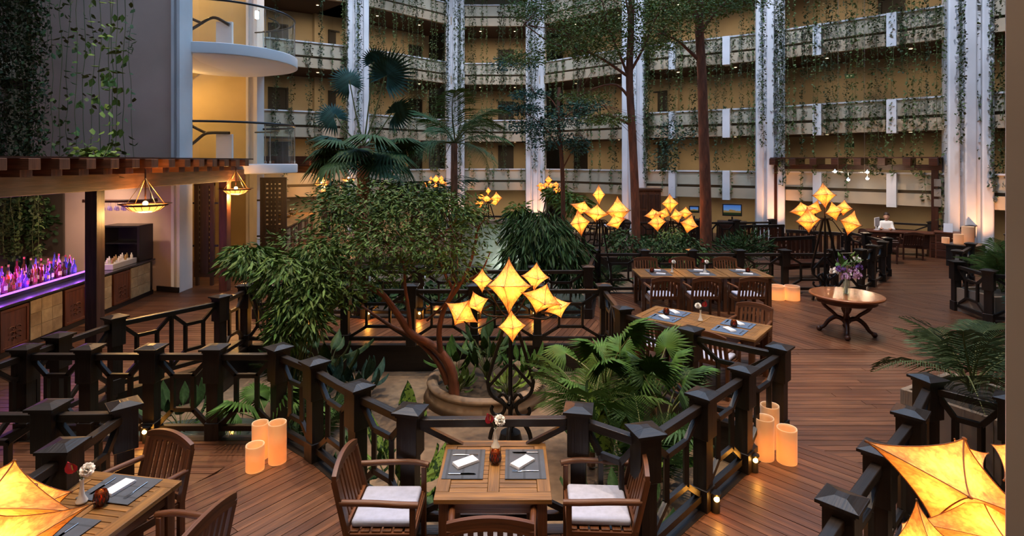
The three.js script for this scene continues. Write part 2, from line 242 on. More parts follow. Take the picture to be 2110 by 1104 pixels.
for (let b = 0; b < COLS.length - 1; b++) {
  const [x0, d0] = COLS[b], [x1, d1] = COLS[b + 1], A = P(x0, d0), B = P(x1, d1), dir = B.clone().sub(A), L = dir.length(); dir.normalize(); let n = V(-dir.z, 0, dir.x); if (n.dot(V(1, 0, -14).sub(A)) < 0) n.negate();
  const Q = (s, o, y) => A.clone().addScaledVector(dir, s).addScaledVector(n, o).setY(y), DEP = 3.2;
  const w = structGroup('wall_' + ['west_rear', 'northwest', 'north_left', 'north_rear', 'north_right', 'northeast', 'east_rear'][b]);
  mesh('wall_surface', [bar(Q(-.6, -DEP, 7), Q(L + .6, -DEP, 7), .2, 16.4)], M.tan, w);
  LEVELS.forEach((R, k) => {
    const g = structGroup('gallery_slab');
    mesh('parapet', bar(Q(-.2, 0, R - .33), Q(L + .2, 0, R - .33), .14, .58), M.cream, g);
    mesh('coping', bar(Q(-.2, .02, R - .02), Q(L + .2, .02, R - .02), .24, .06), M.white, g);
    mesh('slot', bar(Q(-.2, -.1, R - .68), Q(L + .2, -.1, R - .68), .08, .16), M.slot, g);
    mesh('fascia', bar(Q(-.2, .06, R - .96), Q(L + .2, .06, R - .96), .2, .44), M.fascia, g);
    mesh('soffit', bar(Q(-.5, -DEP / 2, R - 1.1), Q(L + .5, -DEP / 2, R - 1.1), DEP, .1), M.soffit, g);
    if (b > 3) for (const f of b === 4 ? [.32, .72] : [.3, .68]) mesh('pier', bar(Q(L * f, .1, R - 1.25), Q(L * f, .1, R - .02), .46, .3, 0, dir), M.white, g);
    // doors of the guest rooms: dark leaf in a frame set against the corridor wall
    for (const f of [[.5], [.1, .93], [.62], [.12, .93], [.92], [.6], [.5]][b]) {
      if (k === 3 || (b === 5 && k < 2)) continue; const door = structGroup('door_' + (b * 8 + k * 2 + (f < .4 ? 1 : 2))), y0 = R - 1.0, c = (s, o, y) => Q(L * f + s, -DEP + .1 + o, y);
      mesh('door_leaf', bar(c(-.42, .02, y0 + 1.15), c(.42, .02, y0 + 1.15), .04, 2.3), M.doorDark, door);
      mesh('door_frame', [bar(c(-.47, .04, y0 + 1.18), c(-.37, .04, y0 + 1.18), .1, 2.36), bar(c(.37, .04, y0 + 1.18), c(.47, .04, y0 + 1.18), .1, 2.36), bar(c(-.47, .04, y0 + 2.34), c(.47, .04, y0 + 2.34), .1, .08)], M.doorDark, door);
    }
    if (k < 4) { // two recessed downlights in the soffit
      for (const f of [.3, .74]) {
        const p = Q(L * f, -DEP * .36, R - 1.17), t = thing('downlight', `small round ceiling downlight under gallery ${['one', 'two', 'three', 'four'][k]} of the ${SIDE[b]} bay, ${f < .5 ? 'left' : 'right'} one`, 'downlight', p.toArray());
        mesh('lens', downlightGeo[0], glow(1, .75, .42, 6), t); mesh('bezel', downlightGeo[1], M.white, t);
        const l = new THREE.SpotLight(0xffdcae, GALLERY_SPOT * (k === 3 ? 1.5 : 1), 0, 1.35, .8); l.position.set(0, -.05, 0); l.target.position.copy(n).multiplyScalar(-.5).setY(-2); t.add(l.target); l.castShadow = true; l.shadow.radius = 3; t.add(l);
      }
    }
  });
  vineSpots.push({ Q, L, b });
}
// roof spotlights that light the deck and the plants
ROOF_SPOTS.forEach(([X, d, ax, ad, k, ay = 0, col = 0xffdcb4], i) => {
  const t = thing('roof_spotlight', `black roof spotlight number ${i + 1} from the left front, hung under the glass roof`, 'spotlight', [X, 14.7, -d]);
  t.userData.label = `black can spotlight under the glass roof aimed at the ${['front table', 'right walkway', 'bar deck', 'round table', 'terrace row', 'main tree', 'reception desk', 'buffet', 'tall trees', 'front right lamp', 'front left table', 'front right pillar', 'column behind the fan palm', 'left rear column', 'right rear column', 'column behind the slender trunk', 'column by the canopy', 'broad right column'][i]}`;
  mesh('housing', lathe([[.02, .3], [.1, .28], [.12, 0], [.1, 0], [.09, .2], [.02, .22]], 16), M.black, t); mesh('lens', cyl(.09, .09, .01, 16, 0, .08, 0), glow(1, .85, .6, 8), t); mesh('hanger', cyl(.015, .015, .3, 6, 0, .42, 0), M.black, t);
  const l = new THREE.SpotLight(col, ROOF_SPOT * k, 0, ay ? .5 : .42, .9); l.position.set(0, .02, 0); l.target.position.set(ax - X, ay - 14.7, -(ad - d)); l.castShadow = true; l.shadow.radius = 4; t.add(l, l.target);
});
// ---------------------------------------------------------------- left wing: bar wall, stair hall, right front pillar
struct('wall_bar', bar(P(-11.9, 13.9, 7.1), P(-8.3, 13.9, 7.1), .2, 16), M.mauve);
struct('wall_bar_side', bar(P(-11.9, 14, 7.1), P(-11.9, 18, 7.1), .2, 16), M.mauve);
struct('wall_left', bar(P(-13.2, 1, 7.1), P(-13.2, 14.5, 7.1), .2, 16), M.mauve);
struct('wall_stair', bar(P(-11.9, 17.9, 7.1), P(-8.1, 17.9, 7.1), .2, 16), M.yellow);
{
  const g = structGroup('trim_pilaster'); for (const [a, b, d0, d1] of [[-8.34, -8.27, 13.65, 14.15], [-8.17, -8.1, 13.6, 14.15], [-8.27, -8.17, 13.74, 14.15]]) mesh('pilaster_face', bx(b - a, 15.6, d1 - d0, (a + b) / 2, 7.3, -(d0 + d1) / 2), M.white, g);
  const h = structGroup('trim_pilaster'); for (const [a, b, d0, d1] of [[-8.32, -8.25, 17.45, 17.9], [-8.06, -7.95, 17.4, 17.9], [-8.25, -8.06, 17.55, 17.9]]) mesh('pilaster_face', bx(b - a, 15.6, d1 - d0, (a + b) / 2, 7.3, -(d0 + d1) / 2), M.white, h);
  struct('wall_right_front', bx(.9, 16, .5, .45, 7.2, -.25).rotateY(-.72).translate(1.77, 0, -2.0), M.pillar);
  struct('baseboard_bar', bar(P(-8.75, 13.76, .06), P(-8.1, 13.56, .06), .04, .14), M.dark);
}
// left strip of gallery beyond the bar wall
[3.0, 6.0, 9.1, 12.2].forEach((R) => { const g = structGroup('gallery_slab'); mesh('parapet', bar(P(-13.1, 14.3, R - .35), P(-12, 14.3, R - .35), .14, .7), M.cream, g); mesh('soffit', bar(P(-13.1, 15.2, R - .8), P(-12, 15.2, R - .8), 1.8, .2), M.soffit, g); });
struct('wall_west_corridor', bar(P(-14, 16.2, 7.1), P(-11.9, 16.2, 7.1), .2, 16), M.yellow);
// ---------------------------------------------------------------- railings
const postGeo = [[.13, .7, .13, .5, 0], [.185, .36, .185, .84, .006], [.165, .2, .165, .1, .006], [.2, .025, .2, 1.02, 0]].map(([w, h, d, y, r]) => bx(w, h, d, 0, y, 0, r));
const postShaft = mergeGeometries(postGeo);
const capGeo = (() => { const g = new THREE.CylinderGeometry(.05, .176, .026, 4, 1).toNonIndexed(); g.rotateY(Math.PI / 4); g.computeVertexNormals(); return mergeGeometries([metricUV(g).translate(0, 1.067, 0), bx(.25, .022, .25, 0, 1.044, 0)]); })();
function railing(label, pts, o = {}) {
  const c = P(...pts[0]), t = thing('railing', label, 'railing', [c.x, 0, c.z]), R = (p, y) => P(p[0], p[1], y).sub(V(c.x, 0, c.z)), mt = o.mat || M.dark;
  pts.forEach((p, i) => {
    if (o.noPost && o.noPost.includes(i)) return; const q = pts[Math.min(i + 1, pts.length - 1)], r = pts[Math.max(i - 1, 0)], a = Math.atan2(q[1] - r[1], q[0] - r[0]);
    const m = mesh('post', postShaft, mt, t); m.position.copy(R(p, 0)); m.rotation.y = a; const k = mesh('cap', capGeo, M.darkCap, m);
  });
  for (let i = 0; i + 1 < pts.length; i++) {
    if (o.gap && o.gap.includes(i)) continue; const a = pts[i], b = pts[i + 1], L = Math.hypot(b[0] - a[0], b[1] - a[1]), e = .07 / L, pt = (u, y) => R([a[0] + (b[0] - a[0]) * u, a[1] + (b[1] - a[1]) * u], y), n = L > 1.25 && !o.single ? 2 : 1;
    mesh('top_rail', bar(pt(e, .94), pt(1 - e, .94), .075, .07, .008), mt, t); mesh('bottom_rail', bar(pt(e, .12), pt(1 - e, .12), .06, .06), mt, t);
    for (let k = 0; k < n; k++) {
      const u = (x) => e + (1 - 2 * e) * (k + x) / n, S = (x0, y0, x1, y1) => mesh('strut', bar(pt(u(x0), y0), pt(u(x1), y1), .042, .048), mt, t), A = .3, B = .7, lo = .33, hi = .72;
      S(A, lo, A, hi); S(B, lo, B, hi); S(A - .03, hi, B + .03, hi); S(A - .03, lo, B + .03, lo); S(.01, .91, A, hi); S(.99, .91, B, hi); S(.01, .15, A, lo); S(.99, .15, B, lo);
      if (k) S(0, .14, 0, .92);
    }
  }
  return t;
}
railing('long dark railing curving along the front of the sunken garden, square capped posts', [[-2.7, 6.46], [-2.12, 6.0], [-1.48, 5.35], [-.88, 4.84], [.58, 4.86], [1.07, 4.47], [1.77, 5.17], [2.41, 5.8], [3.11, 6.48]], { single: true });
railing('dark wooden railing beside the angled table with blue placemats, running back to the walkway corner', [[3.11, 6.48], [2.3, 7.17], [1.63, 8.2], [1.6, 9.7]], { noPost: [0] });
railing('straight row of dark railing panels left of the three pillar candles, across the stream channel', [[-5.63, 6.46], [-4.9, 6.46], [-4.17, 6.46], [-3.44, 6.46], [-2.7, 6.46]], { noPost: [4] });
railing('dark railing with wide double panels along the bar deck, below the pergola post', [[-5.75, 5.3], [-5.6, 6.9], [-5.49, 7.72], [-4.65, 8.9], [-4.63, 9.7]]);
railing('dark railing on the garden side of the back walkway behind the crooked tree', [[-4.63, 9.7], [-4.04, 9.7], [-2.9, 9.7], [-1.75, 9.7], [-.66, 9.7], [.44, 9.7], [1.6, 9.7]], { noPost: [0, 6] });
railing('dark railing on the pond side of the back walkway', [[-5.2, 11.4], [-4.1, 11.4], [-3, 11.4], [-1.87, 11.4], [-.71, 11.4], [.45, 11.4], [1.55, 11.4]]);
railing('dark railing with square panels behind the row of terrace tables', [[1.55, 11.4], [2.0, 13.5], [3.2, 13.5], [4.35, 13.5], [5.5, 13.5], [6.6, 13.5], [7.8, 13.5]], { noPost: [0] });
railing('dark railing behind the round table, turning along the path to the reception', [[7.8, 13.5], [8.5, 13.6], [9.2, 14.25], [9.9, 14.9], [10.5, 15.6], [10.6, 16.7], [10.7, 17.8]], { noPost: [0] });
railing('low corner of dark railing in front of the near left lamp', [[-5.2, 4.93], [-4.09, 4.93], [-3.44, 4.95], [-3.4, 4.23], [-3.4, 3.1], [-3.42, 2.0]]);
railing('dark railing running down the right foreground in front of the big glowing lamp', [[1.45, 2.9], [2.1, 3.55], [2.75, 4.17], [3.42, 4.79], [4.13, 5.54], [4.55, 5.08], [5.3, 4.3]]);
railing('dark railing around the fern planter at the right edge', [[9.55, 12.0], [9.4, 11.0], [10.5, 10.7], [11.6, 10.5]]);
railing('dark railing running behind the fern planter', [[9.55, 12.0], [10.7, 13.4], [12, 14.6]], { noPost: [0] });
railing('dark railing at the far side of the deck, behind the two straight trunks', [[1.2, 20.4], [2.6, 20.4], [4, 20.4], [5.4, 20.4], [6.8, 20.4], [8.2, 20.4], [9.6, 20.6]]);
railing('dark rear railing across the centre of the deck in front of the two rear columns', [[-4.6, 22.5], [-3.1, 22.8], [-1.6, 22.8], [-.1, 22.8], [1.4, 22.6]]);
railing('dark railing with octagonal panel at the end of the reception path', [[13.6, 20.6], [14.8, 19.7], [15.3, 18.6]], { single: true });
railing('short dark railing right of the broad column behind the fern planter', [[14.6, 16.4], [16, 15.2]], { single: true });
// small brass step lights let into the garden edge
[[-4.17, 6.36, 'between the left railing posts'], [1.86, 5.1, 'at the foot of the right front railing, nearer one'], [2.5, 5.76, 'beside the right trio of candles'], [-2.9, 11.3, 'on the walkway left of the crooked tree'], [-1.87, 11.3, 'on the walkway behind the crooked tree'], [-.71, 11.3, 'on the walkway behind the large lamp, left of its arms'], [.45, 11.3, 'on the walkway behind the large lamp, right of its arms'], [-3.35, 5.02, 'behind the corner railing by the left table'], [-4.1, 11.3, 'on the walkway behind the bamboo bush']].forEach(([X, d, w]) => {
  const t = thing('step_light', 'small amber step light ' + w, 'light', [X, 0, -d]); mesh('housing', [cyl(.035, .04, .16, 10, 0, .08, 0), cyl(.05, .05, .015, 12, 0, .17, 0)], M.black, t); mesh('lens', sph(.026, 0, .13, .028), glow(1, .6, .18, 9), t); lampPoint(t, 0, .13, .09, 0xffa63a, w.includes('corner') ? .9 : w.includes('walkway') ? .4 : .13, 1);
});
// ---------------------------------------------------------------- tables and chairs
function table(label, w, d, pos, turn, group) {
  const t = thing('dining_table', label, 'table', pos, turn, group), h = .75, F = .1, mt = M.teak;
  mesh('frame_board', bx(w, .035, F, 0, h - .0175, d / 2 - F / 2, .004), mt, t); mesh('frame_board', bx(w, .035, F, 0, h - .0175, -d / 2 + F / 2, .004), mt, t);
  for (const s of [-1, 1]) mesh('frame_board', bx(F, .035, d - 2 * F - .004, s * (w / 2 - F / 2), h - .0175, 0, .004), mt, t);
  mesh('centre_board', bx(.085, .034, d - 2 * F - .006, 0, h - .018, 0, .004), mt, t);
  const n = Math.round((d - 2 * F) / .062), sw = (d - 2 * F) / n, half = (w - 2 * F - .085) / 2;
  for (let i = 0; i < n; i++) for (const s of [-1, 1]) mesh('slat', bx(half - .005, .03, sw - .006, s * (.0425 + half / 2), h - .02, -d / 2 + F + sw * (i + .5), .003), mt, t);
  for (const s of [-1, 1]) { mesh('apron', bx(w - .16, .09, .025, 0, h - .082, s * (d / 2 - .06)), M.teakDark, t); mesh('apron', bx(.025, .09, d - .16, s * (w / 2 - .06), h - .082, 0), M.teakDark, t); for (const q of [-1, 1]) mesh('leg', bx(.075, h - .037, .075, s * (w / 2 - .07), (h - .037) / 2, q * (d / 2 - .07), .006), M.teakDark, t); }
  return t;
}
const backCurve = (u) => .055 * u * u;                                  // the back is gently dished
function armchair(label, pos, turn, group, mt = M.teakDark) {
  const t = thing('armchair', label, 'chair', pos, turn, group), w = .27, z0 = -.25, lean = .09;
  for (const s of [-1, 1]) {
    mesh('leg', bx(.042, .64, .042, s * w, .32, .24, .006), mt, t);
    mesh('leg', [bar(V(s * w, 0, z0), V(s * w, .45, z0), .042, .045), bar(V(s * w, .44, z0), V(s * w * .97, .82, z0 - lean), .042, .045)], mt, t);
    mesh('arm', tube([V(s * w, .66, z0 - .05), V(s * (w + .015), .665, -.05), V(s * (w + .025), .66, .16), V(s * (w + .005), .645, .28)], .024, 10, 8), mt, t).scale.set(1, 1, 1);
    mesh('side_rail', bx(.03, .06, .46, s * (w - .01), .4, 0), mt, t);
  }
  mesh('front_rail', bx(.51, .06, .03, 0, .4, .24), mt, t); mesh('back_rail', bx(.51, .05, .03, 0, .47, z0 - .005), mt, t);
  for (let i = 0; i < 6; i++) mesh('seat_slat', bx(.52, .018, .065, 0, .435, -.2 + i * .082, .004), mt, t);
  for (let i = 0; i < 7; i++) { const x = -.195 + i * .065; mesh('back_slat', bar(V(x, .48, z0 - .012), V(x * .98, .8 + .05 * (1 - (x / .28) ** 2), z0 - lean + .002 - .015 * (1 - (x / .28) ** 2)), .038, .014), mt, t); }
  const top = []; for (let i = 0; i <= 12; i++) { const u = -1 + i / 6; top.push(V(u * w * 1.05, .82 + .05 * (1 - u * u), z0 - lean - .018 * (1 - u * u))); }
  mesh('top_rail', sweep(top, .034, .085, V(0, 0, 1)), mt, t); return t;
}
const cushionGeo = (() => { const g = new RoundedBoxGeometry(.465, .055, .46, 5, .024), p = g.attributes.position; for (let i = 0; i < p.count; i++) { const x = p.getX(i), z = p.getZ(i); p.setY(i, p.getY(i) * (1 + .35 * (1 - (x / .25) ** 2) * (1 - (z / .235) ** 2))); } g.computeVertexNormals(); return metricUV(g); })();
const turnTo = (fx, fd) => Math.atan2(fx, -fd);
function seat(label, X, d, fx, fd, cushionLabel, group) {
  const a = turnTo(fx, fd), c = armchair(label, [X, 0, -d], a, group);
  if (cushionLabel) { const m = mesh('seat_cushion', cushionGeo, M.cushion); m.position.set(X, .475, -d); m.rotation.y = a; tag(m, cushionLabel, 'cushion', 'white seat cushions'); }
  return c;
}
const local = (o, x, y, z) => { o.updateMatrixWorld(); return o.localToWorld(V(x, y, z)); };
// --- things laid on the tables
const sheet = (w, d, t) => bx(w, t, d, 0, t / 2, 0);
function placemat(tb, x, z, turn, label, mt = M.placemat) { const p = local(tb, x, .751, z), m = mesh('placemat', sheet(.32, .44, .003), mt); m.position.copy(p); m.rotation.y = tb.rotation.y + turn; tag(m, label, 'placemat', 'woven placemats'); return m; }
const napkinGeo = mergeGeometries([bx(.1, .008, .2, 0, .004, 0, .003), bx(.098, .008, .197, .002, .012, .001, .003), bx(.096, .007, .19, .003, .0195, .003, .003)]);
function napkin(tb, x, z, turn, label) { const p = local(tb, x, .755, z), m = mesh('napkin', napkinGeo, M.napkin); m.position.copy(p); m.rotation.y = tb.rotation.y + turn; tag(m, label, 'napkin', 'folded white napkins'); }
const forkGeo = { handle: tube([V(0, .006, -.1), V(0, .008, -.03), V(0, .004, .035)], .0042, 8, 6).scale(1, .8, 1), head: mergeGeometries([bx(.022, .002, .03, 0, .004, .048, .001), ...[-1, -.33, .33, 1].map((k) => bx(.0032, .002, .045, k * .0095, .005, .085))]) };
const knifeGeo = { handle: bx(.013, .008, .1, 0, .005, -.06, .003), blade: (() => { const s = new THREE.Shape([[-.007, 0], [.008, 0], [.011, .06], [.006, .105], [-.006, .12]].map((p) => new THREE.Vector2(...p))); return metricUV(new THREE.ExtrudeGeometry(s, { depth: .0018, bevelEnabled: false })).rotateX(-Math.PI / 2).scale(1, 1, -1).translate(0, .004, -.01); })() };
function cutlery(kind, tb, x, z, turn, label) { const p = local(tb, x, .755, z), t = thing(kind, label, kind, p.toArray(), tb.rotation.y + turn, kind === 'fork' ? 'table forks' : 'table knives'); for (const [n, g] of Object.entries(kind === 'fork' ? forkGeo : knifeGeo)) mesh(n, g, M.steel, t); }
function votive(tb, x, z, label) {
  const p = local(tb, x, .752, z), t = thing('votive_holder', label, 'candle holder', p.toArray()); mesh('glass', lathe([[.001, .004], [.03, .004], [.045, .03], [.048, .055], [.04, .085], [.036, .1], [.032, .1], [.037, .084], [.044, .055], [.041, .032], [.028, .01], [.001, .01]], 20), M.amberGlass, t);
  const bands = []; for (let i = 0; i < 12; i++) for (const s of [-1, 1]) { const a = i / 12 * 6.283, f = (k) => { const b = a + s * k * .55, y = .012 + .075 * k, r = .0325 + .0165 * Math.sin(Math.min(1, .2 + k) * 2.6); return V(Math.cos(b) * r, y, Math.sin(b) * r); }; bands.push(tube([f(0), f(.33), f(.66), f(1)], .0028, 5, 4)); }
  mesh('net', bands, M.black, t); mesh('candle', cyl(.024, .024, .03, 14, 0, .026, 0), M.wax, t); mesh('flame', lathe([[.001, 0], [.006, .008], [.0045, .018], [.0005, .03]], 10).translate(0, .043, 0), glow(1, .5, .12, 14), t); lampPoint(t, 0, .058, 0, 0xff8a2a, .012, .4);
}
const petal = (pts, bend) => { const pos = [], idx = []; pts.forEach(([y, w], i) => { for (let k = 0; k <= 4; k++) { const u = k / 2 - 1; pos.push(u * w, y, bend(y, u)); if (i && k) { const a = i * 5 + k; idx.push(a - 6, a - 5, a, a - 6, a, a - 1); } } }); return geo(pos, idx); };
const spatheGeo = petal([[0, .006], [.012, .03], [.035, .038], [.06, .03], [.08, .012], [.09, .001]], (y, u) => .012 * u * u - y * .15);
const bloomGeo = (() => { const l = []; for (let r = 0; r < 3; r++) for (let i = 0; i < 5 + r; i++) { const g = petal([[0, .004], [.015, .02], [.03, .022], [.04, .01]], (y, u) => .006 * u * u + y * .3 * r); g.rotateX(.25 + r * .4).rotateY(i / (5 + r) * 6.283 + r); l.push(g); } return mergeGeometries(l); })();
function budVase(tb, x, z, label, flip = 1) {
  const p = local(tb, x, .752, z), t = thing('bud_vase', label, 'vase', p.toArray(), 0);
  mesh('body', lathe([[.001, 0], [.035, 0], [.038, .012], [.02, .05], [.013, .1], [.012, .15], [.016, .165], [.012, .165], [.009, .15], [.01, .1], [.015, .05], [.001, .02]], 18), M.ceramic, t);
  const f = thing('cut_flower', 'red anthurium flower in ' + label.replace(/^.*?vase with two flowers/, 'the vase'), 'flower', [p.x, p.y + .15, p.z], 0), g = thing('cut_flower', 'white flower in ' + label.replace(/^.*?vase with two flowers/, 'the vase'), 'flower', [p.x, p.y + .15, p.z], 0);
  mesh('stem', tube([V(0, -.1, 0), V(0, 0, 0), V(-flip * .02, .06, .005), V(-flip * .04, .1, .01)], .003, 8, 5), M.stem, f); const s = mesh('spathe', spatheGeo, M.redPetal, f); s.position.set(-flip * .045, .075, .012); s.rotation.set(.3, flip * .4, flip * .25); s.scale.setScalar(1.05); const sp = mesh('spadix', tube([V(0, .02, .012), V(0, .045, .02), V(0, .06, .024)], .004, 4, 6), std(.6, .45, .1, .6), f); sp.position.copy(s.position);
  mesh('stem', tube([V(0, -.1, 0), V(0, 0, 0), V(flip * .015, .05, 0), V(flip * .035, .09, 0)], .003, 8, 5), M.stem, g); const b = mesh('bloom', bloomGeo, M.whitePetal, g); b.position.set(flip * .038, .085, 0); b.rotation.set(.9, 0, -flip * .3);
}
const frontTable = table('square teak slatted table in the centre foreground, set for two', .86, .86, [-.14, 0, -4.47], 0);
seat('teak armchair on the left side of the front table', -.98, 4.42, 1, 0, 'white cushion on the armchair left of the front table');
seat('teak armchair on the right side of the front table', .68, 4.44, -1, .05, 'white cushion on the armchair right of the front table');
seat('teak armchair at the near edge of the front table, only its curved back showing', -.14, 3.95, 0, 1, 'white cushion on the armchair at the near edge of the front table');
for (const s of [-1, 1]) {
  const w = s < 0 ? 'left' : 'right', a = frontTable;
  placemat(a, s * .245, -.05, 0, `dark woven placemat on the ${w} of the front table`); napkin(a, s * .235 + (s < 0 ? 0 : -.01), -.05, s < 0 ? -.95 : -.75, `folded white napkin on the ${w} placemat of the front table`);
  cutlery('fork', a, s * .25, s * -.05 + (s < 0 ? -.22 : .12), s < 0 ? Math.PI / 2 : -Math.PI / 2, `steel fork on the ${w} placemat of the front table`); cutlery('knife', a, s * .25, s < 0 ? .11 : -.21, s < 0 ? Math.PI / 2 : -Math.PI / 2, `steel knife on the ${w} placemat of the front table`);
}
votive(frontTable, .005, -.06, 'amber glass candle holder in black net in the middle of the front table'); budVase(frontTable, .0, -.3, 'slim white vase with two flowers at the far edge of the front table');
const leftTable = table('teak slatted table at the lower left beside the glowing lamp, set for two', .8, .86, [-3.0, 0, -3.93], -.17);
seat('teak armchair facing the camera behind the lower left table', -3.04, 4.42, -.42, -.9, 'white cushion on the armchair behind the lower left table');
seat('teak armchair at the right of the lower left table, seen from behind', -2.34, 3.72, -1, .15, 'white cushion on the armchair right of the lower left table');
placemat(leftTable, .03, -.25, Math.PI / 2, 'dark placemat on the far half of the lower left table'); placemat(leftTable, .0, .25, Math.PI / 2, 'dark placemat on the near half of the lower left table');
napkin(leftTable, .02, -.25, -.1, 'folded white napkin on the far placemat of the lower left table'); napkin(leftTable, -.06, .28, -.1, 'folded white napkin on the near placemat of the lower left table');
cutlery('fork', leftTable, .17, -.25, 0, 'steel fork on the far placemat of the lower left table'); cutlery('knife', leftTable, -.12, -.25, 0, 'steel knife on the far placemat of the lower left table'); cutlery('fork', leftTable, -.19, .26, 0, 'steel fork on the near placemat of the lower left table'); cutlery('knife', leftTable, .1, .26, 0, 'steel knife on the near placemat of the lower left table');
votive(leftTable, .06, -.06, 'amber glass candle holder in black net on the lower left table'); budVase(leftTable, -.1, -.06, 'slim white vase with two flowers on the lower left table');
const midTable = table('long teak table standing at an angle behind the garden railing, with blue placemats', 1.85, .86, [2.89, 0, -8.56], Math.PI - Math.atan2(.63, .776));
{
  const L = (x, z) => { const p = local(midTable, x, 0, z); return [p.x, -p.z]; }, n = local(midTable, 0, 0, 1).sub(local(midTable, 0, 0, 0)), near = -n.z < 0 ? 1 : -1;
  const fx = -n.x * near, fd = n.z * near;
  for (const [x, w] of [[.42, 'left'], [-.42, 'right']]) { const [X, d] = L(-x * 1, near * .62); seat(`teak armchair on the garden side of the angled table, ${w} one`, X, d, fx, fd, `white cushion on the ${w} armchair on the garden side of the angled table`); }
  const [hx, hd] = L(near > 0 ? .5 : -.5, -near * .68); seat('teak armchair on the far side of the angled table, its back to the round table', hx, hd, -fx, -fd, 'white cushion on the armchair on the far side of the angled table');
  for (const x of [-.5, .5]) for (const z of [-.2, .2]) {
    const w = `${x * near < 0 ? 'left' : 'right'} ${z * near > 0 ? 'near' : 'far'}`; placemat(midTable, x, z, Math.PI / 2, `blue striped placemat at the ${w} place of the angled table`, M.placematBlue); napkin(midTable, x, z, .9, `folded white napkin at the ${w} place of the angled table`);
    cutlery('fork', midTable, x - .17, z, 0, `steel fork at the ${w} place of the angled table`); cutlery('knife', midTable, x + .17, z, 0, `steel knife at the ${w} place of the angled table`);
  }
  votive(midTable, -near * .55, 0, 'amber candle holder in black net near the left end of the angled table'); votive(midTable, near * .5, 0, 'amber candle holder in black net near the right end of the angled table'); budVase(midTable, 0, .0, 'slim white vase with two flowers in the middle of the angled table', -1);
}
['left', 'middle', 'right'].forEach((w, i) => {
  const X = 3.2 + i * .945, tb = table(`teak table, ${w} one of the three joined in a row on the terrace`, .93, .9, [X, 0, -12.28], 0);
  seat(`teak armchair with its back to the camera at the ${w} table of the terrace row`, [3.05, 3.87, 4.8][i], 11.42, 0, 1, `white cushion on the near armchair at the ${w} table of the terrace row`);
  seat(`teak armchair on the far side of the ${w} table of the terrace row`, [3.2, 4.1, 5.1][i], 13.05, 0, -1, `white cushion on the far armchair at the ${w} table of the terrace row`);
  for (const z of [-.2, .2]) { const q = z < 0 ? 'far' : 'near'; placemat(tb, .02, z, Math.PI / 2, `dark placemat on the ${q} side of the ${w} terrace table`); napkin(tb, .02, z, 1.2, `folded white napkin on the ${q} side of the ${w} terrace table`); }
  if (i !== 1) votive(tb, i ? .1 : -.12, 0, `amber candle holder on the ${w} terrace table`); if (i < 2) budVase(tb, i ? .1 : .32, 0, `slim white vase with two flowers on the ${w} terrace table`);
});
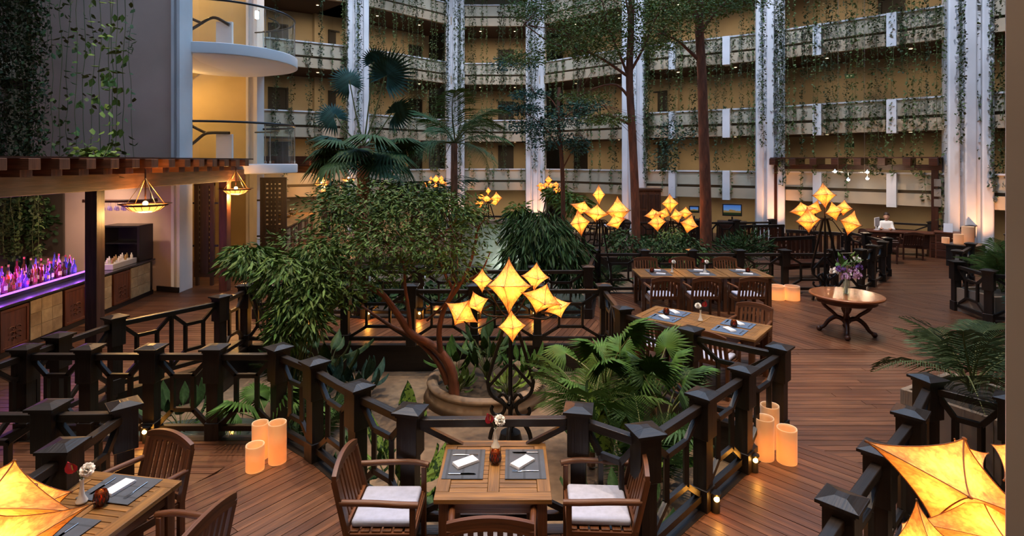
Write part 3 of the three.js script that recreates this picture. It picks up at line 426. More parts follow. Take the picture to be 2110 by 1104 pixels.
// --- round pedestal table with the bouquet
{
  const t = thing('round_table', 'round polished pedestal table with carved claw legs and a tall bouquet on it', 'table', [6.2, 0, -10.35]);
  mesh('tabletop', lathe([[.001, .745], [.57, .745], [.615, .738], [.622, .72], [.61, .7], [.58, .69], [.56, .675], [.001, .675]], 48), M.round, t); mesh('apron', lathe([[.5, .68], [.5, .6], [.48, .59], [.47, .6], [.47, .68]], 40), M.mahog, t);
  mesh('column', lathe([[.001, .2], [.06, .2], [.085, .24], [.06, .3], [.045, .36], [.075, .42], [.09, .47], [.06, .52], [.08, .58], [.16, .66], [.001, .66]], 24), M.mahog, t);
  for (let i = 0; i < 4; i++) { const a = i * Math.PI / 2 + .5, q = (r, y) => V(Math.cos(a) * r, y, Math.sin(a) * r), l = mesh('leg', [taper([q(.04, .26), q(.16, .3), q(.28, .22), q(.36, .1), q(.43, .05)], .045, .03, 14, 8), taper([q(.42, .66), q(.36, .5), q(.22, .38), q(.14, .3), q(.08, .27)], .035, .03, 14, 8)], M.mahog, t); mesh('claw_foot', [sph(.05, q(.44, 0).x, .045, q(.44, 0).z, 10, 8)], M.mahog, l); }
  const v = thing('glass_vase', 'tall clear glass cylinder vase on the round table', 'vase', [6.2, .746, -10.35]); mesh('glass', lathe([[.001, 0], [.055, 0], [.06, .42], [.054, .42], [.05, .012], [.001, .012]], 24), M.glass, v); mesh('inner_vase', lathe([[.001, .012], [.026, .012], [.026, .36], [.022, .36], [.022, .02], [.001, .02]], 16), M.ceramic, v);
  const f = thing('flower_bouquet', 'bouquet of violet hydrangea, lilac and white flowers in the glass vase', 'bouquet', [6.2, 1.1, -10.35]);
  const stems = [], leaves = []; for (let i = 0; i < 16; i++) { const a = rr(0, 6.28), r = rr(.08, .24), y = rr(.1, .42); stems.push(tube([V(0, -.25, 0), V(0, 0, 0), V(Math.cos(a) * r * .5, y * .5, Math.sin(a) * r * .5), V(Math.cos(a) * r, y, Math.sin(a) * r)], .004, 8, 4)); const g = petal([[0, .004], [.05, .035], [.1, .04], [.16, .02], [.2, .001]], (q, u) => .01 * u * u); g.rotateX(rr(.2, 1.5)).rotateY(rr(0, 6.28)).translate(Math.cos(a) * r * .8, y * .8 - .08, Math.sin(a) * r * .8); leaves.push(g); }
  mesh('stems', stems, M.stem, f); mesh('leaves', leaves, M.leaf, f);
  [[-.16, .12, .1, 'violet'], [.02, .1, .16, 'lilac'], [.17, .14, .08, 'violet'], [-.1, -.02, .14, 'lilac'], [.12, .0, .13, 'lilac'], [-.22, .06, 0, 'whitePetal'], [.17, .27, .02, 'whitePetal'], [-.02, .25, -.1, 'violet'], [.2, .02, -.08, 'whitePetal']].forEach(([x, y, z, m]) => { const l = []; for (let i = 0; i < 34; i++) { const u = rr(-.6, 1), a = rr(0, 6.28), s = Math.sqrt(1 - u * u), g = petal([[-.018, .008], [0, .02], [.018, .008]], (q, w) => .004 * w * w); g.rotateX(rr(-.6, .6)).rotateY(a).translate(Math.cos(a) * s * .075, u * .065, Math.sin(a) * s * .075); l.push(g); } const h = mesh('flower_head', l, M[m], f); h.position.set(x, y, z); });
  for (const [x, y] of [[.1, .42], [.16, .36], [.2, .31], [.05, .38]]) mesh('lily_bud', lathe([[.001, 0], [.012, .03], [.014, .06], [.001, .11]], 8).rotateZ(-.5).translate(x, y - .08, .02), M.leafLight, f);
}
// ---------------------------------------------------------------- pillar candles
function pillarCandle(X, d, r, h, label, y = 0, k = 1) {
  const t = thing('pillar_candle', label, 'candle', [X, y, -d]); mesh('wax', lathe([[.001, 0], [r * .99, 0], [r, .01], [r, h - .012], [r * .985, h], [r * .9, h - .004], [r * .84, h - .03], [r * .84, h * .7], [r * .84, .02]], 28), M.wax, t); mesh('well', lathe([[.001, h * .62], [r * .82, h * .66]], 20), M.wax, t);
  mesh('flame', lathe([[.001, 0], [.01, .012], [.008, .03], [.0005, .05]], 10).translate(0, h * .3, 0), glow(1, .5, .12, 8), t); lampPoint(t, 0, h * .18 + .015, 0, 0xffb060, .026 * k * (r / .09) ** 2, 1);
}
pillarCandle(-2.72, 6.03, .085, .38, 'rear left pillar candle of the trio on the deck left of the garden railing'); pillarCandle(-2.5, 5.95, .092, .42, 'tallest right hand pillar candle of the trio left of the garden railing'); pillarCandle(-2.67, 5.8, .092, .26, 'short front pillar candle of the trio left of the garden railing');
pillarCandle(2.72, 6.02, .1, .44, 'tall left pillar candle of the trio by the right front railing'); pillarCandle(2.9, 6.28, .1, .46, 'rear pillar candle of the trio by the right front railing'); pillarCandle(2.93, 5.95, .102, .36, 'short right pillar candle of the trio by the right front railing');
pillarCandle(6.15, 12.95, .17, .32, 'left of two squat pillar candles on the terrace by the row of tables'); pillarCandle(6.47, 12.9, .17, .32, 'right of two squat pillar candles on the terrace by the row of tables');
// ---------------------------------------------------------------- star lamps: hide shades on wrought iron stands
function starGeo(n = 12) {
  const pos = [], idx = [], uv = []; let base = 0;
  for (const sx of [1, -1]) for (const sy of [1, -1]) for (const sz of [1, -1]) {
    for (let i = 0; i <= n; i++) for (let j = 0; j <= n - i; j++) { const a = i / n, b = j / n, c = 1 - a - b, f = (t) => Math.pow(Math.max(0, t), 1.26); pos.push(sx * f(a), sy * f(b), sz * f(c)); uv.push(sx * a + sz * .37, sy * b + sz * .2); }
    const id = (i, j) => base + i * (n + 1) - i * (i - 1) / 2 + j; for (let i = 0; i < n; i++) for (let j = 0; j < n - i; j++) { const t = [[id(i, j), id(i + 1, j), id(i, j + 1)]]; if (j < n - i - 1) t.push([id(i + 1, j), id(i + 1, j + 1), id(i, j + 1)]); for (const q of t) idx.push(...(sx * sy * sz > 0 ? q : [q[0], q[2], q[1]])); }
    base = pos.length / 3;
  }
  return geo(pos, idx, uv);
}
const starShade = starGeo(), starSeams = (() => { const l = [], f = (t) => Math.pow(t, 1.26), ax = [V(1, 0, 0), V(-1, 0, 0), V(0, 1, 0), V(0, -1, 0), V(0, 0, 1), V(0, 0, -1)]; for (let i = 0; i < 6; i++) for (let j = i + 1; j < 6; j++) { if (ax[i].dot(ax[j]) < -.5) continue; const p = []; for (let k = 0; k <= 8; k++) p.push(ax[i].clone().multiplyScalar(f(k / 8) * 1.01).addScaledVector(ax[j], f(1 - k / 8) * 1.01)); l.push(tube(p, .011, 8, 4)); } for (const a of ax.slice(0, 5)) l.push(sph(.035, a.x, a.y, a.z, 6, 5)); return mergeGeometries(l.map((g) => { const q = g.index ? g.toNonIndexed() : g; return q; })); })();
const LAY_A = [[-.02, .3, .1, .26, .32, 0], [-.37, .35, 0, .12, .14, 0], [-.43, .09, .12, .14, .14, .35], [-.63, -.05, .08, .22, .19, -.5], [.02, -.16, .3, .16, .18, .05], [.33, .38, -.1, .17, .17, -.1], [.4, .14, .12, .25, .19, -.35], [.62, .0, 0, .17, .13, .3]];
const LAY_B = [[-.02, .42, 0, .2, .24, 0], [-.52, .08, 0, .24, .15, .15], [-.45, -.14, .12, .22, .24, .1], [-.16, .1, -.15, .15, .18, -.3], [.15, .06, .1, .18, .18, .2], [.46, .13, -.05, .2, .15, -.1], [.52, -.2, .12, .25, .24, -.25]];
const LAY_C = [[-.02, .5, 0, .14, .24, 0], [.45, .1, 0, .33, .34, .05], [-.1, .06, .12, .3, .2, -.1], [-.42, .18, 0, .3, .16, -.3], [-.5, -.18, .1, .24, .3, .15], [.36, -.14, .15, .25, .17, .3]];
const pxLay = (base, hub, yaw, d, list) => list.map(([px, py, hw, hh, tilt, dz]) => { const p = at(px, py, d - dz).sub(V(base[0], base[1] + hub, -base[2])).applyAxisAngle(V(0, 1, 0), -yaw); return [p.x, p.y, p.z, hw * d / FPX, hh * d / FPX, tilt]; });
const LAY_E = pxLay([-2.75, 0, 2.9], 1.25, 0, 2.9, [[12, 1022, 150, 62, -.12, 0], [60, 1040, 80, 75, .25, -.35], [25, 1115, 130, 55, .35, .15], [-110, 960, 90, 90, .1, -.1]]);
const LAY_F = pxLay([2.3, -.46, 2.75], 1.9, 0, 2.75, [[1955, 990, 140, 82, -.42, 0], [2015, 1082, 135, 58, -.12, .1], [1896, 1120, 52, 78, .12, .2], [2120, 960, 70, 80, .2, -.2], [1985, 955, 60, 50, .3, -.25]]);
function starLamp(label, pos, hub, layout, s = 1, mirror = 1, near = true, turn = 0) {
  const t = thing('star_lamp', label, 'lamp', pos, turn), m = M.iron, I = [];
  mesh('pole', [taper([V(0, 0, 0), V(0, hub * .5, 0), V(0, hub - .05, 0)], .035, .02, 8, 8), cyl(.13, .16, .12, 20, 0, .06, 0)], m, t);
  for (let k = 0; k < 4; k++) { const a = k * Math.PI / 2 + .1, q = (r, y) => V(Math.cos(a) * r, y, Math.sin(a) * r); const sc = []; for (let i = 0; i <= 14; i++) { const u = i / 14 * 5.2, rad = .14 - .017 * u; sc.push(q(.19 + Math.cos(u + 1.6) * rad, .42 + Math.sin(u + 1.6) * rad)); } mesh('scroll', [tube(sc, .024, 28, 7), tube([q(.03, .54), q(.1, .62), q(.17, .55)], .022, 8, 6), tube([q(.02, .2), q(.14, .26), q(.24, .14), q(.27, .02)], .03, 10, 6)], m, t); }
  for (const k of [-1, 1]) mesh('brace', [tube([V(0, .42, 0), V(k * .1, .5, 0), V(k * .26, .62, 0), V(k * .3, .78, 0)], .026, 12, 6), bar(V(k * .3, .78, 0), V(k * .04, hub - .1, 0), .04, .04), bar(V(k * .3, .7, 0), V(k * .03, 1.0, 0), .036, .036)], m, t);
  layout.forEach(([x, y, z, hw, hh, tilt], i) => {
    const K = layout === LAY_B ? 1.28 : layout === LAY_C ? 1.1 : 1.12; x *= s * mirror; y *= s; z *= s; const a = mesh('arm', tube([V(x * .05, hub - .12, 0), V(x * .25, hub - .12 * s + y * .1, z * .3), V(x * .75, hub + y - hh * s - .02, z * .8), V(x, hub + y - hh * .4 * s, z)], .012, 14, 5), m, t);
    const sh = mesh('shade', starShade, M.hide, t); sh.position.set(x, hub + y, z); sh.rotation.set(((i * 37) % 7 - 3) * .06, (x || .05) * .5 + ((i * 53) % 9 - 4) * .05, tilt * mirror); sh.scale.set(hw * s * K, hh * s * K, Math.min(hw, hh) * s * .95 * K);
    mesh('seam', starSeams, M.seam, sh);
    if (near) lampPoint(t, x, hub + y, z, 0xffb868, SHADE_LIGHT * s * s * (hw * hh / .06), 2);
  });
  lampPoint(t, 0, hub + .35 * s, .42 * s, 0xffa850, LAMP_GLOW * s, 6);
}
starLamp('large star shaped hide lamp cluster on an iron stand in the sunken garden', [-.02, -.46, -7.3], 1.75, LAY_A);
starLamp('star lamp cluster by the slender straight trunk, left of the terrace row', [2.12, -.46, -13.5], 2.35, LAY_C);
starLamp('small star lamp cluster between the two straight tree trunks behind the terrace row', [4.55, -.46, -16], 2.05, LAY_B, .95);
starLamp('star lamp cluster with seven shades behind the round table with the bouquet', [7.15, 0, -12.75], 2.0, LAY_B);
starLamp('near star lamp cluster at the lower left corner, over the left table', [-2.75, 0, -2.9], 1.25, LAY_E);
starLamp('near star lamp cluster at the lower right corner, behind the foreground railing', [2.3, -.46, -2.75], 1.9, LAY_F);
starLamp('far star lamp cluster against the right of the two rear columns', [1.45, 0, -22], 2.2, LAY_B, .62);
starLamp('far star lamp cluster between the two rear columns', [-.9, 0, -21.4], 1.72, LAY_C, .68);
starLamp('far star lamp cluster left of the two rear columns, behind the feather palm', [-3.2, 0, -23.6], 2.25, LAY_A, .62);
// ---------------------------------------------------------------- pergola over the bar deck
{
  const t = thing('pergola', 'heavy timber pergola with stepped rafter ends over the bar deck', 'pergola', [-7.1, 0, -9.5]), z = (d) => -(d - 9.5);
  for (const d of [9.5, 13.8]) mesh('post', bx(.2, 2.72, .2, 0, 1.36, z(d), .012), d < 10 ? M.post : M.pergDark, t);
  mesh('beam', bx(.26, .29, 10.4, 0, 2.845, z(9.4), .012), M.perg, t); mesh('beam', bx(.2, .26, 9, -4.5, 2.86, z(9.1)), M.perg, t);
  for (let d = 4.6, i = 0; d < 14.4; d += .52, i++) { if (d > 13.45) { mesh('rafter', bx(.95, .16, .2, 0, 3.16, z(d), .008), M.rafter, t); continue; } mesh('rafter', [bx(5.2, .16, .2, -2.1, 3.16, z(d), .008), bx(.28, .1, .2, .24, 3.03, z(d)), bx(4.5, .1, .2, -2.25, 3.04, z(d))], M.rafter, t); }
  for (let k = 0; k < 2; k++) mesh('cover_board', bx(.64, .03, k ? 9.2 : 10.2, .06 - k * .68, 3.255, z(k ? 8.95 : 9.4)), M.mahog, t);
}
{
  const t = thing('pergola', 'second timber pergola far left behind the lattice screens, over the buffet', 'pergola', [-8, 0, -24]);
  for (const [x, zz] of [[0, 0], [-3.4, 0]]) mesh('post', bx(.32, 2.7, .32, x, 1.35, zz, .01), M.post, t);
  mesh('beam', bx(4.4, .34, .3, -1.7, 2.87, .0), M.perg, t); mesh('fascia_board', bx(4.4, .42, .12, -1.7, 3.2, .3), M.mahog, t); for (let i = 0; i < 6; i++) mesh('rafter', bx(.16, .2, 1.6, -3.7 + i * .78, 3.12, -.2), M.red, t);
}
// dark timber canopy over the reception
{
  const t = thing('canopy', 'dark red timber canopy with staggered beam ends in front of the lowest right gallery', 'canopy', [12.9, 0, -21.3], -.75), n = 8;
  mesh('beam', bx(5.6, .2, .22, 0, 2.98, 0), M.mahog, t); for (let i = 0; i < n; i++) mesh('rafter', bx(.24, .26, 1.3, -2.65 + i * .75, 3.18, -.1, .01), M.mahog, t); mesh('cover_board', bx(5.6, .04, 1.1, 0, 3.33, -.2), M.mahog, t);
  for (const x of [-2.65, 2.6]) mesh('post', bx(.2, 2.9, .2, x, 1.45, 0, .01), M.mahog, t);
  for (const [x, y] of [[2.68, 1.75], [2.68, 2.1], [2.68, 2.45]]) mesh('menu_plate', bx(.2, .26, .02, x, y, .12, .005), M.planter, t);
}
// ---------------------------------------------------------------- bowl pendants
function bowlPendant(label, X, d, y, top, s = 1) {
  const t = thing('pendant_lamp', label, 'lamp', [X, y, -d]); const ribs = []; for (let i = 0; i < 16; i++) { const a = i / 16 * 6.283, q = (r, h) => V(Math.cos(a) * r * s, h * s, Math.sin(a) * r * s); ribs.push(tube([q(.1, -.13), q(.24, -.09), q(.34, 0)], .006, 8, 4)); }
  mesh('rim', [new THREE.TorusGeometry(.35 * s, .016 * s, 6, 32).rotateX(Math.PI / 2), lathe([[.36 * s, .0], [.43 * s, .025 * s], [.36 * s, .012 * s]], 32)], M.teakDark, t); mesh('ribs', ribs, M.teakDark, t);
  mesh('bowl', lathe([[.001, -.135], [.1, -.13], [.24, -.09], [.335, 0]].map(([r, h]) => [r * s, h * s]), 32), new THREE.MeshPhysicalMaterial({ color: C(1, .66, .25), roughness: .8, transmission: .6, thickness: 0, emissive: C(.9, .42, .08), emissiveIntensity: .5 }), t);
  mesh('bulb', sph(.045 * s, 0, .03, 0), glow(1, .7, .32, 9), t); for (let i = 0; i < 4; i++) { const a = i * Math.PI / 2 + .5; mesh('cord', tube([V(Math.cos(a) * .34 * s, .01, Math.sin(a) * .34 * s), V(Math.cos(a) * .17 * s, .25 * s, Math.sin(a) * .17 * s), V(0, .5 * s, 0)], .007, 5, 4), M.brass, t); } mesh('rod', cyl(.014, .014, top - y - .06 * s, 8, 0, (top - y + .06 * s) / 2, 0), M.mahog, t);
  lampPoint(t, 0, .1 * s, 0, 0xffc070, 3 * s, 2); lampPoint(t, 0, -.2 * s, 0, 0xffc070, 7.5, 3);
}
bowlPendant('larger bowl pendant hanging from the pergola over the bar deck', -6.7, 10.2, 2.4, 3.05); bowlPendant('bowl pendant hanging in front of the first lattice screen', -6.85, 13.85, 2.5, 3.05, .95);
bowlPendant('bowl pendant over the buffet at the far left', -8.1, 23.7, 2.25, 3.05, .85); bowlPendant('small far bowl pendant left of the palm trunk', -7.0, 23.9, 2.45, 3.05, .85);
for (const [X, d, w] of [[-9.3, 9.6, 'nearest the left edge'], [-9.3, 11.3, 'above the middle of the bottle shelf'], [-9.4, 12.9, 'above the black cabinet']]) { const t = thing('downlight', 'small can downlight under the pergola rafters ' + w, 'downlight', [X, 2.92, -d]); mesh('lens', cyl(.06, .06, .02, 12), glow(1, .8, .6, 4), t); mesh('bezel', cyl(.08, .08, .1, 14, 0, .065, 0), M.black, t); const l = new THREE.SpotLight(0xffd9b8, 13, 0, 1.3, .8); l.position.set(0, -.03, 0); l.target.position.set(-.9, -2, -.4); l.castShadow = true; l.shadow.radius = 3; t.add(l, l.target); }
// ---------------------------------------------------------------- bar counter
{
  const A = [-8.2, 8.6], B = [-8.66, 13.5], a = Math.atan2(B[0] - A[0], B[1] - A[1]), L = Math.hypot(B[0] - A[0], B[1] - A[1]), t = thing('bar_counter', 'long bar counter with black top and front of cream tiles and carved dark wood panels', 'counter', [A[0], 0, -A[1]], -a), Z = (s) => -s;
  mesh('carcass', bx(.62, .79, L + 3, -.35, .395, Z(L / 2 - 1.5)), M.black, t); mesh('worktop', bx(.72, .045, L + 3.06, -.34, .825, Z(L / 2 - 1.5), .01), M.blackTop, t); mesh('plinth', bx(.03, .1, L + 3, -.03, .05, Z(L / 2 - 1.5)), M.black, t);
  for (let s = -1.9, i = 0; s < L - .15; s += .74, i++) {
    const isWood = i % 2 === 1, w = Math.min(.72, L - s); if (w < .4) continue;
    if (isWood) { const p = mesh('carved_panel', [bx(.03, .66, w - .14, -.02, .44, Z(s + w / 2)), ...[-1, 1].map((k) => bx(.05, .66, .05, -.015, .44, Z(s + w / 2) + k * (w / 2 - .085), .006)), ...[.13, .75].map((y) => bx(.05, .05, w - .14, -.015, y, Z(s + w / 2), .006))], M.red, t); const zc = Z(s + w / 2), curl = []; for (const k of [-1, 1]) for (let q = 0; q < 3; q++) { const pts = []; for (let u = 0; u <= 10; u++) { const th = u * .5, r = .075 - .006 * u; pts.push(V(.003, .26 + q * .085 + Math.sin(th) * r * .6, zc + k * (.055 + Math.cos(th) * r))); } curl.push(tube(pts, .009, 20, 5)); } mesh('carving', curl, M.red, p); }
    else for (let r = 0; r < 3; r++) for (let c = 0; c < 3; c++) mesh('tile', bx(.022, .223, w / 3 + .02 - .005, -.018 + rr(-.002, .002), .215 + r * .228, Z(s - .03 + (w / 3 + .02) * (c + .5)), .003), M.tile, t);
  }
  // lit bottle shelves, in the counter's own line
  const sh = thing('bottle_shelf', 'two-step bottle shelf with a glowing purple edge on the bar', 'shelf', [A[0], .85, -A[1]], -a), S0 = .4, S1 = 2.95, mid = Z((S0 + S1) / 2), len = S1 - S0;
  mesh('lower_step', bx(.24, .1, len, -.42, .05, mid), M.blackTop, sh); mesh('upper_step', bx(.2, .2, len - .1, -.64, .1, mid), M.blackTop, sh);
  mesh('light_strip', [bx(.02, .03, len, -.295, .09, mid)], glow(.42, .12, 1, 2.6), sh); mesh('light_strip', [bx(.018, .03, len - .1, -.532, .185, mid)], glow(.5, .1, .9, 2), sh);
  for (let k = 0; k < 4; k++) { const l = new THREE.PointLight(0x9a4dff, .3); l.position.set(-.24, .16, Z(S0 + .3 + k * .65)); l.castShadow = true; l.shadow.radius = 4; sh.add(l); const l2 = l.clone(); l2.color.set(0xd060ff); l2.intensity = .6; l2.position.x = -.535; l2.position.y = .32; sh.add(l2); }
  const prof = [[[.036, 0], [.038, .01], [.038, .16], [.03, .2], [.013, .235], [.013, .3]], [[.03, 0], [.042, .02], [.042, .13], [.014, .2], [.014, .27]], [[.033, 0], [.033, .21], [.014, .25], [.014, .33]], [[.045, 0], [.048, .09], [.035, .15], [.014, .18], [.014, .24]]];
  const glassC = [[.8, .3, .55], [.5, .3, .9], [.25, .08, .05], [.75, .6, .85], [.5, .06, .12], [.3, .35, .8], [.7, .4, .15], [.12, .2, .1]].map(([r, g, b]) => new THREE.MeshPhysicalMaterial({ color: C(r, g, b), roughness: .08, transmission: .75, thickness: 0 })), labelM = [std(.8, .76, .66, .6), std(.6, .08, .1, .6), std(.75, .6, .25, .6), std(.1, .1, .12, .6)], capM = [M.black, std(.6, .1, .1, .4), std(.6, .45, .15, .35, { metalness: .7 })];
  const body = prof.map((p) => lathe([[.001, 0], ...p, [.001, p[p.length - 1][1]]], 14)), names = ['slim', 'round shouldered', 'tall straight', 'squat'], cname = ['pink', 'violet', 'brown', 'pale lilac', 'deep red', 'blue', 'amber', 'dark green'];
  for (let row = 0; row < 3; row++) for (let i = 0; i < (row === 1 ? 17 : 15); i++) {
    const k = (i * 3 + row * 2 + (i >> 2)) % 4, c = (i * 5 + row * 3 + (i >> 1)) % 8, wx = [-.36, -.47, -.65][row], wy = [.1, .1, .2][row], wz = Z(S0 + .09 + i * (len - .18) / (row === 1 ? 17 : 15) + rr(-.02, .02)), p = V(wx + rr(-.015, .015), wy, wz).applyAxisAngle(V(0, 1, 0), -a).add(V(A[0], .85, -A[1]));
    const b = thing('liquor_bottle', `${names[k]} ${cname[c]} liquor bottle ${['at the glowing front edge of the lower shelf step', 'in the second line of the lower shelf step', 'on the upper shelf step'][row]}`, 'bottle', p.toArray(), rr(-.4, .4) + Math.PI / 2, `${names[k]} ${cname[c]} bottles ${['at the front edge', 'in the second line', 'on the upper step'][row]} of the lit bar shelf`);
    mesh('glass', body[k], glassC[c], b); const h = prof[k], y1 = h[h.length - 1][1], rad = Math.max(...h.map((q) => q[0])); mesh('cap', cyl(.016, .016, .035, 10, 0, y1 + .014, 0), capM[(i + row) % 3], b); mesh('paper_label', new THREE.CylinderGeometry(rad + .001, rad + .001, .07, 14, 1, true, -1, 2).translate(0, .085, 0), labelM[(i + k) % 4], b); b.scale.setScalar(rr(.9, 1.12));
  }
  // hanging glasses, black back cabinet, bar tools
  const rk = thing('glass_rack', 'dark wooden rack of upside-down wine glasses hanging over the bar end', 'rack', [-9.05, 2.28, -12.9]); for (const z of [-.16, 0, .16]) mesh('rail', bx(1.5, .05, .05, 0, 0, z, .005), M.mahog, rk); for (const x of [-.7, .7]) { mesh('cross_rail', bx(.05, .04, .42, x, .03, 0), M.mahog, rk); mesh('hanger', cyl(.01, .01, .78, 6, x, .42, 0), M.iron, rk); }
  const wg = lathe([[.034, 0], [.03, .004], [.005, .01], [.004, .08], [.02, .1], [.038, .14], [.036, .19], [.034, .19], [.036, .14], [.018, .103], [.001, .095]], 14).rotateX(Math.PI).translate(0, 0, 0), gm = new THREE.MeshPhysicalMaterial({ color: C(.85, .8, 1), roughness: .03, transmission: .85, thickness: 0 });
  for (let i = 0; i < 18; i++) { const g = mesh('wine_glass', wg, gm); g.position.set(-9.7 + (i % 9) * .16, 2.252, -12.9 + (i < 9 ? .08 : -.08)); tag(g, 'clear wine glass hanging upside down in the rack, ' + (i < 9 ? 'front' : 'rear') + ' line', 'glass', (i < 9 ? 'front' : 'rear') + ' line of wine glasses in the rack'); }
  const cb = thing('bar_cabinet', 'black open-fronted cabinet standing at the end of the bar counter', 'cabinet', [-9.15, .85, -13.3]); mesh('shell', [bx(.85, .04, .5, 0, .82, 0), bx(.05, .84, .5, .41, .42, 0), bx(.05, .84, .5, -.41, .42, 0), bx(.85, .84, .03, 0, .42, -.23)], M.black, cb); mesh('shelf', bx(.78, .025, .42, 0, .42, 0), M.black, cb); mesh('front_edge', bx(.06, .84, .03, .42, .42, .25), M.dark, cb);
  const bin = thing('garnish_tray', 'pale tray of bar tools and garnish jars on the counter by the dark pergola post', 'tray', [-8.85, .848, -12.5], -a); mesh('tray', [bx(.36, .12, .9, 0, .06, 0, .01)], std(.45, .43, .42, .4), bin); for (let i = 0; i < 12; i++) mesh('jar', lathe([[.001, 0], [.026, 0], [.028, .07], [.012, .09], [.012, .12], [.001, .12]], 10).translate(-.1 + (i % 3) * .1, .12, -.38 + Math.floor(i / 3) * .24), i % 2 ? M.brass : M.ceramic, bin);
}
// ---------------------------------------------------------------- lattice screens
function latticeScreen(label, X, d, w, h, y0, turn) {
  const t = thing('lattice_screen', label, 'screen', [X, 0, -d], turn), n = 4, rows = Math.round(h / .14); for (const s of [-1, 1]) mesh('stile', bx(w * .22, h, .06, s * w * .39, y0 + h / 2, 0, .006), M.lattice, t); mesh('cross_rail', bx(w, .1, .065, 0, y0 + h - .05, 0), M.lattice, t); mesh('cross_rail', bx(w, .1, .065, 0, y0 + .05, 0), M.lattice, t);
  for (let i = 1; i < n; i++) mesh('slat', bx(.075, h - .1, .03, -w * .28 + i * w * .56 / n, y0 + h / 2, .01), M.lattice, t); for (let i = 1; i < rows; i++) mesh('slat', bx(w * .6, .085, .03, 0, y0 + i * h / rows, -.012), M.lattice, t);
  for (const s of [-1, 1]) { mesh('foot', bx(.07, y0 + .02, .07, s * w * .36, (y0 + .02) / 2, 0), M.lattice, t); for (const y of [.8, 1.9]) mesh('bracket', bx(.1, .05, .05, s * (w / 2 + .04), y0 + y, 0), M.black, t); }
}
latticeScreen('tall dark lattice screen beside the white pilaster at the end of the bar', -7.93, 14.4, .52, 2.45, .22, 0); latticeScreen('tall dark lattice screen under the lower round balcony', -7.35, 17.2, .78, 2.6, .1, .15);
// ---------------------------------------------------------------- round stair balconies with curved glass
{
  const cx = -8.2, cd = 16, R = 1.92, arc = (r, y, n = 40) => { const p = []; for (let i = 0; i <= n; i++) { const a = Math.PI * .52 - i / n * Math.PI * .98; p.push(V(Math.cos(a) * r, y, Math.sin(a) * r)); } return p; };
  [[3.12, .26, 'lower round white stair balcony with curved glass railing, above the pergola'], [6.23, .3, 'upper round white stair balcony with curved glass railing and sloping underside']].forEach(([y, th, label], i) => {
    const t = thing('stair_balcony', label, 'balcony', [cx, y, -cd]); mesh('slab', lathe([[.001, 0], [R - .02, 0], [R, -.02], [R, -th + .02], [R - .03, -th], [R - .6, -th - (i ? .12 : 0)], [.001, -th - (i ? .16 : 0)]], 64), M.white, t);
    const gp = arc(R - .08, 0), pos = [], idx = []; gp.forEach((p, k) => { pos.push(p.x, .02, p.z, p.x, 1.08, p.z); if (k) idx.push(2 * k - 2, 2 * k, 2 * k - 1, 2 * k - 1, 2 * k, 2 * k + 1); }); mesh('glass_panel', geo(pos, idx), M.glass, t); mesh('handrail', tube(arc(R - .08, 1.1), .03, 60, 8), M.black, t); mesh('inner_rail', tube(arc(R - .5, .98, 20).slice(9), .022, 20, 6), M.black, t);
    for (const k of [14, 26, 38]) { const p = gp[k]; mesh('glass_clamp', [bx(.05, .07, .05, p.x, .05, p.z, .008), cyl(.012, .012, 1.06, 8, p.x, .55, p.z)], M.steel, t); }
    const s = thing('stair_flight', `${i ? 'upper' : 'lower'} stair flight with dark handrails behind the ${i ? 'upper' : 'lower'} glass balcony`, 'stairs', [-9.6, y, -17]);
    mesh('flight', [bar(V(-1.2, -.9, .2), V(.2, -.05, .2), .9, .2), bar(V(.1, -.1, .2), V(.9, -.1, .2), .9, .2)], M.yellow, s); for (let k = 0; k < 5; k++) mesh('step', bx(.28, .16, .9, -1.1 + k * .26, -.72 + k * .16, .2), M.cream, s);
    mesh('parapet', bx(.47, i ? 1.02 : .86, .1, 1.22, i ? .52 : .44, .72, .01), M.white, s); mesh('handrail', tube(i ? [V(-.2, .53, .8), V(.35, .83, .8), V(.85, 1.12, .8), V(1.0, 1.13, .8), V(1.4, .92, .8)] : [V(-.1, .3, .8), V(.35, .61, .8), V(.68, .87, .8), V(.8, .9, .8), V(1.4, .9, .8)], .045, 24, 8), M.black, s); mesh('handrail', tube(i ? [V(-.1, 1.3, .75), V(.35, 1.08, .78), V(.62, .97, .8)] : [V(-.1, 1.32, .75), V(.35, 1.07, .78), V(.72, .89, .8)], .042, 10, 7), M.black, s);
  });
  for (const y of [5.3, 8.9]) { const l = thing('downlight', `small warm downlight in the stair hall ${y < 6 ? 'under the upper round balcony' : 'above the upper round balcony'}`, 'downlight', [-10.2, y, -16.3]); mesh('lens', cyl(.05, .05, .02, 12), glow(1, .8, .45, 5), l); mesh('bezel', downlightGeo[1], M.white, l); mesh('stem', cyl(.01, .01, .25, 6, 0, .13, 0), M.white, l); lampPoint(l, 0, -.1, .1, 0xffc878, 9, 4); }
  const wl = thing('wall_light', 'bright white wall light on the narrow pilaster above the upper round balcony', 'light', [-7.94, 7.75, -17.35]); mesh('diffuser', bx(.1, .26, .06, 0, 0, 0, .02), glow(.75, .9, 1, 3), wl); mesh('back_plate', bx(.14, .3, .02, 0, 0, -.04), M.steel, wl);
}
